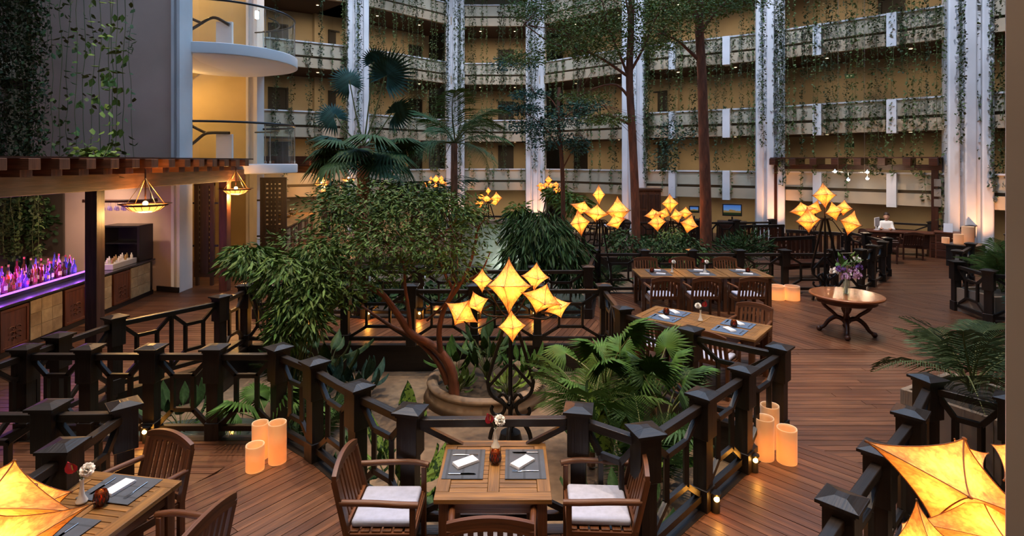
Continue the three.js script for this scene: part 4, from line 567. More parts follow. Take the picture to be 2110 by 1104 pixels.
// ---------------------------------------------------------------- buffet counter far left
{
  const t = thing('buffet_counter', 'buffet counter with red wood and cream front panels under the far pergola', 'counter', [-8.1, 0, -21.4], .17); mesh('carcass', bx(1.4, .95, 5, -.7, .475, 0), M.red, t); mesh('worktop', bx(1.6, .06, 5.2, -.7, .98, 0, .01), M.teak, t); for (let i = 0; i < 8; i++) mesh('front_panel', bx(.03, .72, .5, .015, .5, -2.2 + i * .62, .005), i % 2 ? M.tile : M.red, t); for (let i = 0; i < 3; i++) mesh('front_panel', bx(.4, .72, .03, -1.15 + i * .45, .5, 2.51, .005), i % 2 ? M.tile : M.red, t);
  for (let i = 0; i < 7; i++) { const d = thing('serving_dish', 'brass serving dish on the far buffet counter', 'dish', [-8.35 - i * .1 - (i % 2) * .35, 1.01, -19.5 - i * .55], 0, 'brass dishes along the buffet'); mesh('bowl', lathe([[.001, .02], [.12, .02], [.17, .08], [.18, .1], [.165, .1], [.11, .04], [.001, .035]], 20), M.brass, d); mesh('food', [0, 1, 2, 3, 4].map((k) => sph(.05, Math.cos(k * 1.3) * .07, .1, Math.sin(k * 1.3) * .07, 8, 6)), M.teak, d); }
  const b = thing('round_basket', 'basket of bread rolls on the far buffet counter', 'basket', [-9.1, 1.01, -23.2]); mesh('basket', lathe([[.001, 0], [.14, 0], [.2, .14], [.19, .14], [.13, .02], [.001, .02]], 20), M.teak, b); mesh('bread_roll', [[0, 0], [.1, .03], [-.09, .05], [0, -.1], [.03, .1]].map(([x, z]) => sph(.075, x, .16, z, 8, 6)), M.brass, b);
}
// ---------------------------------------------------------------- far furniture
function armoire(label, X, d) { const t = thing('wardrobe_cabinet', label, 'cabinet', [X, 0, -d]); mesh('carcass', bx(1.0, 2.1, .5, 0, 1.05, -.02), M.rafter, t); mesh('cornice', bx(1.1, .08, .58, 0, 2.13, 0, .01), M.rafter, t); for (const s of [-1, 1]) { const dr = mesh('door', [bx(.46, 1.9, .03, s * .24, 1.06, .25)], M.rafter, t); for (let k = 0; k < 3; k++) for (const q of [-1, 1]) mesh('panel', bx(.17, .52, .02, s * .24 + q * .1, .48 + k * .6, .27, .008), M.pergDark, dr); } }
armoire('tall red wood cabinet with panelled doors behind the slender tree trunk', 5.15, 21.4);
function tvKiosk(label, X, d, w) {
  const t = thing('television', label, 'television', [X, .92, -d], -.35); mesh('bezel', [bx(w + .08, w * .62 + .08, .06, 0, .42, 0, .01), bx(.3, .05, .2, 0, .025, 0), bx(.06, .14, .05, 0, .1, 0)], M.black, t);
  const scr = tex(64, (u, v) => { const y = v, h = .36 + .12 * fbm(u * 5, .5, 5, 9, 5, 3) + (Math.abs(u - .5) < .18 ? .1 : 0); return y > h ? [.3 + .3 * (1 - y), .5 + .25 * (1 - y), .85] : y > .22 ? [.62, .5, .32] : [.15, .2, .12]; }); scr.wrapS = scr.wrapT = THREE.ClampToEdgeWrapping;
  mesh('screen', new THREE.PlaneGeometry(w, w * .6).translate(0, .42, .032), new THREE.MeshStandardMaterial({ color: 0x000000, emissive: 0xffffff, emissiveMap: scr, emissiveIntensity: .55, roughness: .2 }), t);
  const s = thing('media_stand', label.replace('television', 'dark cabinet under the television').replace(' showing a sunny landscape', '').replace(' with a pale screen', ''), 'cabinet', [X, 0, -d], -.35); mesh('carcass', bx(1, .85, .45, 0, .43, 0), M.mahog, s); mesh('top', bx(1.06, .04, .5, 0, .895, 0, .006), M.mahog, s); for (const q of [-1, 1]) { const dr = mesh('door', bx(.46, .72, .02, q * .24, .43, .235, .004), M.mahog, s); mesh('handle', sph(.018, q * .05, .45, .26, 6, 5), M.brass, dr); }
}
tvKiosk('wide television showing a sunny landscape near the tall beige column', 8.4, 21.3, .62); tvKiosk('narrow television with a pale screen left of the thick straight trunk', 7.05, 21.6, .3);
// dark lounge chairs and tables in the far seating area
function darkChair(label, X, d, fx, fd, group) { return armchair(label, [X, 0, -d], turnTo(fx, fd), group, M.mahog); }
const barGroup = 'dark armchairs around the far low tables';
[[9.4, 19.3, 1, .2], [10.6, 19.9, -.3, -1], [11.6, 19.0, -1, .1], [11.9, 17.7, -.6, .4], [3, 21.6, .8, -.3], [4.2, 21.9, -.8, -.3], [6.2, 21.4, .7, -.5], [7.6, 22.6, -.6, -.4], [-1.9, 21.4, 1, 0], [-.1, 22, -1, 0], [2, 21.4, -.8, .3], [-5.8, 23.4, .6, -.5]].forEach((a, i) => darkChair('dark wooden armchair ' + ['left of the low table before the reception', 'behind the low table before the reception', 'right of the low table before the reception', 'nearest the path, behind the bouquet lamp', 'left of the low table behind the slender trunk', 'right of the low table behind the slender trunk', 'left of the low table before the televisions', 'behind the low table before the televisions', 'left of the low table between the rear columns', 'right of the low table between the rear columns', 'under the right rear column', 'beside the far pergola, by the black high table'][i], ...a, barGroup));
function lowTable(label, X, d) { const t = thing('pedestal_table', label, 'table', [X, 0, -d]); mesh('tabletop', lathe([[.001, .74], [.42, .74], [.43, .725], [.42, .71], [.001, .71]], 28), M.mahog, t); mesh('column', lathe([[.001, .03], [.2, .03], [.22, .0], [.2, .04], [.05, .08], [.04, .4], [.05, .68], [.14, .71]], 16), M.mahog, t); mesh('cloth', lathe([[.001, .748], [.3, .748], [.3, .744]], 24), M.napkin, t); }
lowTable('small round dark table in front of the reception seating', 10.6, 18.9); lowTable('small round dark table behind the slender trunk', 3.6, 21.4); lowTable('small round dark table between the two rear columns', -1, 22.1); lowTable('small round dark table in front of the televisions', 6.9, 22);
// dark wooden benches behind the railing by the path
[[7.9, 15.3, .3, 'left of the lamp behind the bouquet'], [9.0, 16.6, -.5, 'right of the lamp behind the bouquet'], [8.3, 18.2, .1, 'rear one, facing the reception']].forEach(([X, d, a, w]) => {
  const t = thing('lounge_bench', 'dark high-backed wooden bench ' + w, 'bench', [X, 0, -d], a); mesh('seat', bx(1.5, .07, .5, 0, .42, 0, .01), M.mahog, t); mesh('top_rail', bx(1.56, .1, .07, 0, 1.05, -.27, .01), M.dark, t); mesh('apron', bx(1.4, .1, .04, 0, .35, .2), M.dark, t);
  for (let i = 0; i < 9; i++) mesh('back_slat', bx(.09, .56, .03, -.62 + i * .155, .74, -.26, .006), M.mahog, t); for (const x of [-.72, .72]) { mesh('leg', bx(.07, .62, .07, x, .31, .22, .006), M.dark, t); mesh('leg', bx(.07, 1.02, .07, x, .51, -.26, .006), M.dark, t); mesh('arm', bx(.08, .05, .54, x, .64, 0, .01), M.dark, t); }
});
// tall black bar table and stools under the far pergola
{ const t = thing('bar_table', 'black high bar table in the shade beside the far pergola post', 'table', [-7.1, 0, -23.6]); mesh('tabletop', bx(1.3, .06, .6, 0, 1.06, 0, .01), M.black, t); for (const x of [-.55, .55]) for (const z of [-.22, .22]) mesh('leg', bx(.06, 1.03, .06, x, .515, z), M.black, t); mesh('panel', bx(1.2, .5, .03, 0, .78, -.2), M.black, t); }
// --- reception desk
{
  const t = thing('reception_desk', 'red brown reception desk with drawers where the woman in white sits', 'desk', [13.5, 0, -19.1], -.5); mesh('desktop', bx(2.3, .05, .7, 0, .78, 0, .01), M.red, t); for (const x of [-.85, .85]) { mesh('pedestal', bx(.5, .75, .6, x, .38, 0), M.red, t); for (let k = 0; k < 3; k++) { const d = mesh('drawer', bx(.44, .2, .02, x, .15 + k * .23, .31, .004), M.mahog, t); mesh('knob', sph(.018, x, .15 + k * .23, .33, 6, 5), M.brass, d); } } mesh('modesty_panel', bx(1.3, .5, .02, 0, .5, .2), M.mahog, t);
  const c = thing('desk_monitor', 'slim pale monitor at the left of the reception desk', 'monitor', [12.75, .806, -19.5], .7); mesh('screen_housing', [bx(.46, .3, .03, 0, .28, 0, .008), bx(.05, .14, .04, 0, .08, -.02), bx(.2, .015, .14, 0, .008, 0)], M.white, c);
  const k = thing('side_cabinet', 'red brown drawer cabinet beside the reception desk', 'cabinet', [14.45, 0, -18.3], -.7); mesh('carcass', bx(.9, .84, .5, 0, .42, 0), M.red, k); mesh('top', bx(.98, .04, .56, 0, .86, 0, .006), M.red, k); for (let j = 0; j < 3; j++) { const d = mesh('drawer', bx(.82, .22, .02, 0, .17 + j * .26, .255, .004), M.mahog, k); mesh('knob', sph(.02, 0, .17 + j * .26, .28, 6, 5), M.brass, d); }
  const bkt = thing('menu_card', 'white folded card standing on the cabinet beside the reception desk', 'card', [14.3, .88, -18.3], -.7); mesh('card', [bar(V(-.12, 0, .05), V(-.12, .28, 0), .004, .24, 0, V(1, 0, 0)).translate(.12, 0, 0), bar(V(-.12, 0, -.05), V(-.12, .28, 0), .004, .24, 0, V(1, 0, 0)).translate(.12, 0, 0)], M.napkin, bkt);
  darkChair('dark slatted visitor chair in front of the reception desk', 13.05, 18.3, .3, 1);
  const hp = thing('halogen_pendant', 'thin horizontal bar of bright halogen spots hanging over the reception', 'lamp', [11.5, 2.85, -19]); mesh('bar', tube([V(-.6, 0, 0), V(.7, -.02, 0)], .012, 6, 6), M.steel, hp); mesh('cable', [cyl(.005, .005, 11.5, 5, -.4, 5.75, 0), cyl(.005, .005, 11.5, 5, .5, 5.75, 0)], M.steel, hp); for (const [x, y] of [[-.5, .02], [-.05, -.26], [.6, .0], [.6, -.22]]) { const s = mesh('spot', lathe([[.02, .06], [.06, 0], [.05, 0], [.02, .04]], 12).translate(x, y, 0), M.steel, hp); mesh('bulb', sph(.05, x, y - .015, 0), glow(1, .85, .72, 26), s); mesh('lead', cyl(.006, .006, Math.abs(y) + .02, 5, x, y / 2 + .02, 0), M.steel, s); lampPoint(hp, x, y - .12, 0, 0xffd8b0, 1.6, 2); }
}
// green wall signs on the right galleries (nothing on them can be read)
[[at(1751, 157, 23.2), 'upper'], [at(1750, 299, 22.6), 'lower']].forEach(([p, w]) => { const t = thing('wall_sign', `small dark green sign on the ${w} gallery wall of the right bay`, 'sign', p.toArray(), -.7); mesh('housing', bx(.34, .17, .05, 0, 0, 0, .01), std(.02, .1, .05, .5), t); mesh('pale_strip', bx(.2, .04, .008, -.02, .01, .028), std(.4, .5, .42, .5), t); });
// planters and fern boxes on the right
{
  const t = thing('planter_box', 'large plain beige planter box behind the right foreground railing', 'planter', [4.98, 0, -6.05], .5); mesh('box', [bx(1.05, .68, .06, 0, .34, .42, .01), bx(1.05, .68, .06, 0, .34, -.42, .01), bx(.06, .68, .78, .5, .34, 0), bx(.06, .68, .78, -.5, .34, 0)], M.planter, t); mesh('soil', bx(.95, .02, .78, 0, .6, 0), M.soil, t);
  const u = thing('planter_box', 'beige planter box holding the tall fern at the right edge', 'planter', [10.2, 0, -11.6], .1); mesh('box', [bx(1.3, .5, .06, 0, .25, .42, .01), bx(1.3, .5, .06, 0, .25, -.42, .01), bx(.06, .5, .78, .62, .25, 0), bx(.06, .5, .78, -.62, .25, 0)], M.planter, u); mesh('soil', bx(1.2, .02, .78, 0, .44, 0), M.soil, u);
  const p = thing('plinth', 'dark square plinth carrying three candles beside the broad column', 'plinth', [13.9, 0, -17.1], .6); mesh('block', bx(.95, .62, .7, 0, .31, 0, .01), M.dark, p); mesh('top', bx(1.05, .05, .8, 0, .645, 0, .008), M.darkCap, p);
  pillarCandle(13.68, 17.1, .13, .3, 'lower left pillar candle on the dark plinth by the broad column', .67, .3); pillarCandle(14.05, 17.2, .16, .52, 'tall pillar candle on the dark plinth by the broad column', .67, .22); pillarCandle(13.4, 17.25, .1, .18, 'smallest pillar candle at the left of the plinth by the broad column', .67, .2);
  darkChair('red brown armchair mostly hidden behind the feathery palm at the right edge', 5.75, 6.55, -1, -.4);
}
// ---------------------------------------------------------------- plants
// one folded leaf along +y, tip up
const leafGeo = (w, l = 1, fold = .18, bend = .12) => geo([0, 0, 0, -w, l * .38, fold * w, 0, l * .42, -bend * .5, w, l * .38, fold * w, 0, l, -bend * 2.2 * w, -w * .62, l * .72, 0, w * .62, l * .72, 0], [0, 2, 1, 0, 3, 2, 1, 2, 5, 2, 3, 6, 5, 2, 4, 2, 6, 4]);
const LEAF = { small: leafGeo(.24), lance: leafGeo(.15), broad: leafGeo(.32), round: leafGeo(.42), narrow: leafGeo(.085), bamboo: leafGeo(.115) };
const _o = new THREE.Object3D();
// foliage: n leaves in ellipsoid pads, tips outward and drooping; one part that nobody could count
function foliage(parent, kind, mat, pads, size, o = {}) {
  let total = 0; pads.forEach((p) => total += Math.round(p[4] * (o.k || 1))); const im = new THREE.InstancedMesh(LEAF[kind], mat, total); im.name = 'foliage'; im.userData.kind = 'stuff'; let i = 0; const col = new THREE.Color();
  for (const [c, rx, ry, rz, n0] of pads) for (let k = 0; k < Math.round(n0 * (o.k || 1)); k++) {
    const u = rr(-1, 1), a = rr(0, 6.283), s = Math.sqrt(1 - u * u), q = Math.pow(rnd(), o.fill || .4), clump = .12 * Math.sin(k * 1.7);
    const dx = Math.cos(a) * s, dz = Math.sin(a) * s; _o.position.set(c.x + dx * rx * q + clump * rx, c.y + u * ry * q, c.z + dz * rz * q);
    const out = V(dx + rr(-.6, .6), (o.droop ?? -.3) + rr(-.5, .5) + u * .3, dz + rr(-.6, .6)).normalize(); _o.quaternion.setFromUnitVectors(V(0, 1, 0), out); _o.rotateY(rr(0, 6.283)); const sc = size * rr(.6, 1.3); _o.scale.set(sc, sc, sc); _o.updateMatrix(); im.setMatrixAt(i, _o.matrix);
    const t = rr(.55, 1.5); im.setColorAt(i++, col.setRGB(t * rr(.85, 1.25), t, t * rr(.7, 1.1)));
  }
  im.castShadow = im.receiveShadow = true; parent.add(im); return im;
}
const L0 = (root, px, py, d) => at(px, py, d).sub(root);
function sprayTwigs(parent, mat, from, pads, r = .008) { mesh('twigs', pads.flatMap(([c, rx, ry, rz]) => [0, 1, 2, 3].map(() => { const e = c.clone().add(V(rr(-.7, .7) * rx, rr(-.5, .6) * ry, rr(-.7, .7) * rz)), f = from(c), m = f.clone().lerp(e, .5).add(V(rr(-.08, .08), rr(0, .12), rr(-.08, .08))); return taper([f, m, e], r, r * .35, 6, 5); })), mat, parent); }
// crooked multi-stem tree in the round stone pot
{
  const root = V(-.82, -.2, -8.2), t = thing('crooked_tree', 'crooked multi-stemmed tree with reddish bark and small dense leaves growing in the round stone basin', 'tree', root.toArray()), q = (x, y, d = 8.3) => L0(root, x, y, d);
  const st = (n, pts, r0, r1) => mesh(n, taper(pts, r0, r1, 22, 8), M.bark, t);
  st('trunk', [q(936, 815, 8.2), q(932, 770, 8.2), q(915, 735, 8.2), q(885, 708), q(850, 690), q(818, 645), q(785, 603), q(738, 580)], .085, .032);
  st('stem', [q(922, 790, 8.25), q(905, 750, 8.25), q(875, 715, 8.35), q(845, 692, 8.4), q(800, 668, 8.5), q(745, 630, 8.6)], .05, .018);
  st('stem', [q(908, 728, 8.2), q(905, 680, 8.15), q(918, 630, 8.1), q(945, 590, 8.05), q(968, 545, 8.1), q(985, 470, 8.2)], .045, .015);
  st('stem', [q(846, 688), q(842, 640), q(834, 585), q(831, 540), q(800, 505), q(770, 470)], .032, .014); st('branch', [q(833, 545), q(860, 520), q(890, 500), q(930, 470)], .024, .01); st('branch', [q(935, 600, 8.1), q(915, 560, 8.1), q(900, 520, 8.2), q(880, 460)], .026, .01); st('branch', [q(790, 610), q(740, 580), q(690, 545), q(640, 540)], .03, .012); st('branch', [q(950, 585, 8.1), q(990, 560, 8), q(1010, 520, 7.9)], .02, .008); st('branch', [q(945, 590), q(930, 545), q(948, 500), q(955, 440)], .022, .009); st('branch', [q(880, 660), q(920, 620, 8), q(940, 580, 8)], .02, .012);
  const pads = [[690, 430, 8.8, 70, 45, 520], [760, 410, 8.6, 85, 42, 640], [850, 420, 8.4, 90, 45, 700], [930, 430, 8.3, 70, 45, 520], [720, 490, 8.3, 90, 42, 640], [810, 490, 8.0, 95, 45, 760], [900, 500, 8.0, 80, 45, 560], [660, 550, 8.3, 85, 40, 520], [740, 560, 8.1, 85, 40, 480], [830, 550, 8.3, 60, 30, 240], [935, 540, 8.0, 60, 40, 340], [620, 505, 8.7, 70, 35, 360], [980, 470, 8.3, 45, 40, 240], [700, 600, 8.0, 60, 35, 300]].map(([x, y, d, rx, ry, n]) => [q(x, y, d), rx * d / FPX * 1.1, ry * d / FPX * 1.05, rx * d / FPX * .95, n * 1.2]);
  const hubs = [q(770, 470), q(930, 470), q(880, 460), q(640, 540), q(985, 470, 8.2), q(738, 580), q(831, 540)]; sprayTwigs(t, M.bark, (c) => hubs.reduce((a, b) => a.distanceTo(c) < b.distanceTo(c) ? a : b), pads, .011);
  foliage(t, 'lance', M.leafMid, pads, .092, { droop: -.3 });
}
// round stone basin
{
  const t = thing('stone_basin', 'wide round stone planting basin holding the crooked tree and low plants', 'basin', [-.42, -.48, -8.83]); mesh('rim', lathe([[.74, .14], [.76, .25], [.83, .285], [.91, .26], [.92, .22], [.9, .2], [.92, .1], [.97, 0], [.76, 0]], 56), M.stone, t); mesh('soil', lathe([[.001, .2], [.5, .19], [.78, .17]], 32), M.soil, t);
}
function broadPlant(label, X, d, y, n, size, mat, o = {}) {
  const t = thing('leafy_plant', label, 'plant', [X, y, -d], rr(0, 6), o.group), g = o.round ? [[0, .01], [.12, .16], [.32, .3], [.55, .33], [.78, .24], [.92, .11], [1, .002]] : [[0, .008], [.15, .1], [.35, .19], [.6, .2], [.8, .13], [.94, .05], [1, .002]], blade = petal(g, (q, u) => .1 * u * u - .35 * q * q), stems = [];
  for (let i = 0; i < n; i++) { const a = i * 2.4 + rr(-.3, .3), up = rr(.35, 1) * (o.tall || 1), r = size * rr(.35, .8), h = size * up * 1.1, e = V(Math.cos(a) * r, h, Math.sin(a) * r); stems.push(tube([V(0, 0, 0), V(e.x * .4, h * .6, e.z * .4), e], .008 * size + .003, 6, 4)); const l = mesh('leaf', blade, mat, t); l.position.copy(e); l.rotation.set(0, Math.PI / 2 - a, 0); l.rotateX(rr(.5, 1.5)); l.scale.setScalar(size * rr(.6, 1.05)); }
  mesh('stems', stems, M.stem, t); return t;
}
function bush(label, X, d, y, pads, kind, mat, size, o = {}) {
  const t = thing('bush', label, 'bush', [X, y, -d], 0, o.group), root = V(X, y, -d), P2 = pads.map(([px, py, dd, rx, ry, n]) => [L0(root, px, py, dd), rx * dd / FPX, ry * dd / FPX, rx * dd / FPX, n]);
  const stems = P2.flatMap(([c, rx]) => [0, 1, 2].map(() => { const e = c.clone().add(V(rr(-.5, .5) * rx, 0, rr(-.5, .5) * rx)), b = V(rr(-.15, .15), 0, rr(-.15, .15)); return taper([b, b.clone().lerp(e, .5).add(V(0, .15, 0)), e], .014, .004, 8, 5); }));
  mesh('stems', stems, o.stem || M.stem, t); foliage(t, kind, mat, P2, size, { droop: o.droop ?? -.6, fill: o.fill }); return t;
}
bush('tall bamboo-like bush with long drooping leaves at the left end of the back walkway', -3.15, 7.9, -.45, [[520, 535, 8, 60, 32, 330], [585, 565, 7.9, 60, 45, 420], [610, 630, 7.8, 55, 50, 420], [650, 590, 7.9, 50, 40, 300], [590, 680, 7.7, 40, 40, 200], [500, 520, 8.1, 40, 22, 140], [660, 520, 8.2, 50, 26, 200], [640, 650, 7.7, 40, 45, 220]].map((p) => [...p.slice(0, 5), p[5] * 1.5]), 'bamboo', M.leafMid, .155, { droop: -.75 });
bush('dense dark weeping bush with narrow leaves right of the waterfall wall', .6, 13, -.45, [[1110, 470, 13, 60, 42, 650], [1090, 520, 12.8, 55, 45, 650], [1150, 515, 12.8, 60, 50, 750], [1180, 560, 12.8, 40, 30, 300], [1080, 560, 12.6, 50, 25, 300], [1065, 470, 13.2, 35, 45, 250]], 'narrow', M.leafDark, .28, { droop: -1.2 });
bush('dark low shrub under the small star lamp behind the terrace row', 4.2, 15, -.45, [[1290, 500, 15, 45, 30, 620], [1360, 505, 15.2, 50, 26, 620], [1420, 510, 15, 40, 24, 480]], 'small', M.leafDark, .11);
bush('yellow-green shrub lit from above behind the far terrace chairs', 4.9, 14.6, -.45, [[1385, 485, 15.4, 30, 20, 330], [1420, 525, 14.6, 50, 14, 300]], 'lance', M.leafMid, .11);
bush('grey-green feathery shrub left of the lamp behind the bouquet', 6.2, 15.0, -.45, [[1545, 505, 15.2, 40, 30, 500], [1510, 515, 15.3, 40, 25, 300], [1530, 560, 14.6, 45, 18, 260]], 'narrow', M.leafDark, .2, { droop: .4 });
bush('bright green shrub in front of the two rear columns', .5, 19.5, 0, [[1180, 420, 19.5, 35, 22, 300], [1070, 440, 19, 30, 26, 260], [1150, 400, 20, 30, 20, 200]], 'lance', M.leafLight, .24);
bush('dark green shrubbery mass at the left of the rear planting, under the fan palm', -3.8, 14.5, -.45, [[760, 430, 14, 60, 40, 420], [700, 400, 14.5, 40, 40, 260], [850, 400, 14.5, 60, 34, 360], [930, 440, 14, 60, 30, 360]], 'lance', M.leafDark, .2);
bush('leafy shrub at the rear left of the pond, beside the walkway', -3.6, 12.6, -.45, [[660, 560, 12.5, 60, 30, 360], [740, 600, 12.3, 60, 22, 300], [850, 600, 12.4, 60, 22, 300]], 'broad', M.leafDark, .2);
bush('mixed low foliage in front of the waterfall wall', -1, 13.5, -.45, [[950, 590, 13.4, 40, 22, 200], [1040, 600, 12.8, 60, 16, 240]], 'lance', M.leafMid, .2);
broadPlant('large spotted-leaf plant just behind the front garden railing, left of the front table', -1.2, 5.75, -.45, 13, .5, M.spotLeaf, { tall: 1.25 });
broadPlant('small bright green plant at the front left of the stone basin', -.8, 8.4, -.3, 24, .22, M.leafMid); broadPlant('bright green plant at the front right of the stone basin', -.08, 8.35, -.3, 26, .24, M.leafLight); broadPlant('dark broad plant in the middle of the stone basin', -.4, 8.85, -.3, 26, .36, M.leafDark, { tall: 1.7 }); broadPlant('mid green plant at the rear right of the stone basin', .15, 8.9, -.3, 24, .3, M.leaf); broadPlant('mid green plant at the rear left of the stone basin', -.9, 9.1, -.3, 12, .36, M.leaf);
broadPlant('glossy leafy plant left of the stone basin, rear one', -2.35, 8.5, -.45, 18, .42, M.leafBlue, { group: undefined }); broadPlant('glossy leafy plant left of the stone basin, nearer one', -2.75, 7.8, -.45, 18, .42, M.leafBlue); broadPlant('purple-stemmed plant behind the left railing posts by the bamboo bush', -2.9, 8.6, -.45, 14, .5, M.leafDark, { tall: 1.4 });
broadPlant('pale veined broad-leaved plant at the foot of the right garden palm', 1.25, 6.1, -.45, 16, .55, M.spotLeaf, { tall: 1.2 }); broadPlant('large dark broad-leaved plant beside the right front railing', 1.55, 6.3, -.45, 14, .5, M.leaf, { tall: 1.15, round: true }); broadPlant('dark ground plant behind the front railing, right of the front table', 1.05, 5.4, -.45, 16, .4, M.leafDark); broadPlant('dark ground plant behind the front railing, left of the dieffenbachia', -1.75, 6.2, -.45, 14, .34, M.leafDark); broadPlant('low dark plant behind the front table under the railing', -.45, 5.35, -.45, 14, .3, M.leafDark, { round: true });
broadPlant('small plant in the near left corner bed by the railing', -3.9, 4.5, -.45, 12, .3, M.leafDark); broadPlant('leafy plant in the stream bed behind the left railing row', -4.4, 7.4, -.45, 14, .35, M.leafDark);
// --- palms
function frondGeo(L, n, leafL, droop, w = .009) {                      // feather frond along +x, arching
  const f = (u) => V(L * (u - .12 * u * u * droop), L * (.55 * u - .62 * droop * u * u), 0), pos = [], idx = [];
  for (let i = 1; i <= n; i++) for (const s of [-1, 1]) { const u = .16 + .84 * i / n, p = f(u), l = leafL * Math.sin(Math.PI * Math.min(.97, .22 + .74 * u)) * rr(.85, 1.1), dir = V(.55 + .3 * u, .12 - .3 * rnd(), s).normalize(), mid = p.clone().addScaledVector(dir, l * .5), e = p.clone().addScaledVector(dir, l).add(V(0, -l * .28, 0)), o = pos.length / 3; pos.push(p.x - w * .6, p.y, p.z, p.x + w * .6, p.y + .004, p.z, mid.x - w * .6, mid.y, mid.z, mid.x + w, mid.y + .008, mid.z, e.x, e.y, e.z); idx.push(o, o + 1, o + 2, o + 1, o + 3, o + 2, o + 2, o + 3, o + 4); }
  return { blade: geo(pos, idx), rib: taper([f(0), f(.35), f(.7), f(1)], .014 * Math.sqrt(L), .003, 10, 5) };
}
function fanGeo(L, r, n = 26, spread = 2.5) {                           // fan frond: stalk along +x, blades radiating at its end
  const pos = [], idx = [], c = V(L, L * .1, 0); for (let i = 0; i < n; i++) { const a = (i / (n - 1) - .5) * 2 * spread, l = r * (1 - .22 * Math.abs(a) / spread) * rr(.93, 1.05), u = V(Math.cos(a), .1 - .15 * Math.abs(a) / spread, Math.sin(a)).normalize(), v = V(-Math.sin(a), 0, Math.cos(a)), hw = r * spread / n * 1.02, q = (k, s, h) => { const p = c.clone().addScaledVector(u, l * k).addScaledVector(v, s); p.y += h - .3 * r * k * k * k; return [p.x, p.y, p.z]; }, o = pos.length / 3;
    pos.push(...c.toArray(), ...q(.55, -hw * .6, -.012), ...q(.55, 0, .022), ...q(.55, hw * .6, -.012), ...q(1, 0, -.05)); idx.push(o, o + 2, o + 1, o, o + 3, o + 2, o + 1, o + 2, o + 4, o + 2, o + 3, o + 4); }
  return { blade: geo(pos, idx), rib: taper([V(0, 0, 0), V(L * .5, L * .13, 0), c], .014, .008, 8, 5) };
}
function addFrond(t, g, mat, pos, yaw, pitch, roll, s = 1) { const f = mesh('frond', g.blade, mat, t); f.position.copy(pos); f.rotation.set(0, yaw, 0); f.rotateZ(pitch); f.rotateX(roll); f.scale.setScalar(s); mesh('rib', g.rib, M.stem, f); return f; }
function palm(label, name, X, d, y, trunkH, fr, n, mat, o = {}) {
  const t = thing(name, label, 'palm', [X, y, -d]), top = V(o.lean || 0, trunkH, 0); if (trunkH > .15) mesh('trunk', taper([V(0, 0, 0), V((o.lean || 0) * .4, trunkH * .5, 0), top], o.r || .09, (o.r || .09) * .8, 14, 10), M.barkPale, t);
  for (let i = 0; i < n; i++) { const g = Array.isArray(fr) ? fr[i % fr.length] : fr, yaw = o.yaw ? o.yaw(i) : i * 2.4 + rr(-.3, .3); addFrond(t, g, mat, top.clone().add(V(rr(-.04, .04), rr(-.05, .05), rr(-.04, .04))), yaw, o.pitch ? o.pitch(i) : rr(o.p0 ?? -.2, o.p1 ?? .8), rr(-.3, .3), rr(.8, 1.1)); }
  return t;
}
const fanBig = [fanGeo(.75, .85, 34, 2.6), fanGeo(.9, .8, 34, 2.6)], fanSmall = [fanGeo(.55, .4, 26, 2.3), fanGeo(.7, .36, 26, 2.3)], areca = [frondGeo(1.1, 32, .4, .75), frondGeo(1.25, 34, .38, .95), frondGeo(.95, 30, .4, 1.1)], arecaBig = [frondGeo(2.1, 38, .75, .9, .013), frondGeo(1.8, 36, .7, 1.1, .013)], fern = [frondGeo(.95, 30, .22, .5, .014), frondGeo(1.1, 32, .22, .75, .014)];
{ // tall fan palm with one dense skirt and a few upright fans above it
  const t = palm('tall fan palm with dark pleated fronds on a thick trunk, left of the rear columns', 'fan_palm', -3.5, 13, -.45, 4.0, fanBig, 15, M.leafDark, { r: .17, lean: .05, yaw: (i) => i * .42 - .3, pitch: (i) => [-.25, .05, -.5][i % 3] });
  const tip = V(.05, 4.0, 0); for (const [px, py, s] of [[720, 165, .62], [795, 150, .85], [812, 225, .7], [690, 235, .6], [770, 120, .5]]) { const e = L0(V(-3.5, -.45, -13), px, py, 13); mesh('stalk', taper([tip, tip.clone().lerp(e, .5).add(V(0, -.1, 0)), e], .022, .012, 8, 5), M.stem, t); const g = fanGeo(.06, .85, 30, 2.5), f = addFrond(t, g, M.leafBlue, e.clone().sub(V(0, .1, 0)), rr(-.5, .5) + (px < 740 ? Math.PI : 0), rr(.5, 1.1), rr(-1.2, -.6), s); }
}
palm('feather palm with long arching fronds between the fan palm and the rear columns', 'feather_palm', -1.45, 14, -.45, 4.1, arecaBig, 15, M.leafMid, { r: .1, p0: -.5, p1: .75 });
palm('second feather palm lower behind the crooked tree', 'feather_palm', -2.6, 14.7, -.45, 2.4, arecaBig, 10, M.leafDark, { r: .09, p0: -.4, p1: .7 });
palm('bushy fan palm inside the garden beside the right front railing', 'fan_palm', 1.15, 6.9, -.45, .8, fanSmall, 8, M.leaf, { r: .06, p0: .3, p1: 1.2 });
palm('young fan palm behind the angled table railing with spiky fronds', 'fan_palm', 1.75, 6.9, -.45, .62, fanSmall, 6, M.leaf, { r: .05, p0: .4, p1: 1.2 });
palm('areca palm with light green arching fronds right of the large lamp', 'areca_palm', .95, 6.7, -.45, .5, areca, 18, M.leafMid, { r: .05, p0: .1, p1: 1.0 });
palm('low fan palm showing between the left railing row and the pillar candles', 'fan_palm', -3.0, 6.95, -.45, .3, fanSmall, 9, M.leaf, { r: .05, p0: -.1, p1: .9 });
palm('fan palm low in the garden by the right front railing corner', 'fan_palm', 1.75, 6.45, -.45, .5, fanSmall, 7, M.leafDark, { r: .05, p0: .4, p1: 1.2 });
palm('feathery palm with fine arching fronds in the beige planter at the right edge', 'feathery_palm', 4.98, 6.05, .6, .12, areca, 17, M.leafGrey, { p0: .05, p1: 1.2 });
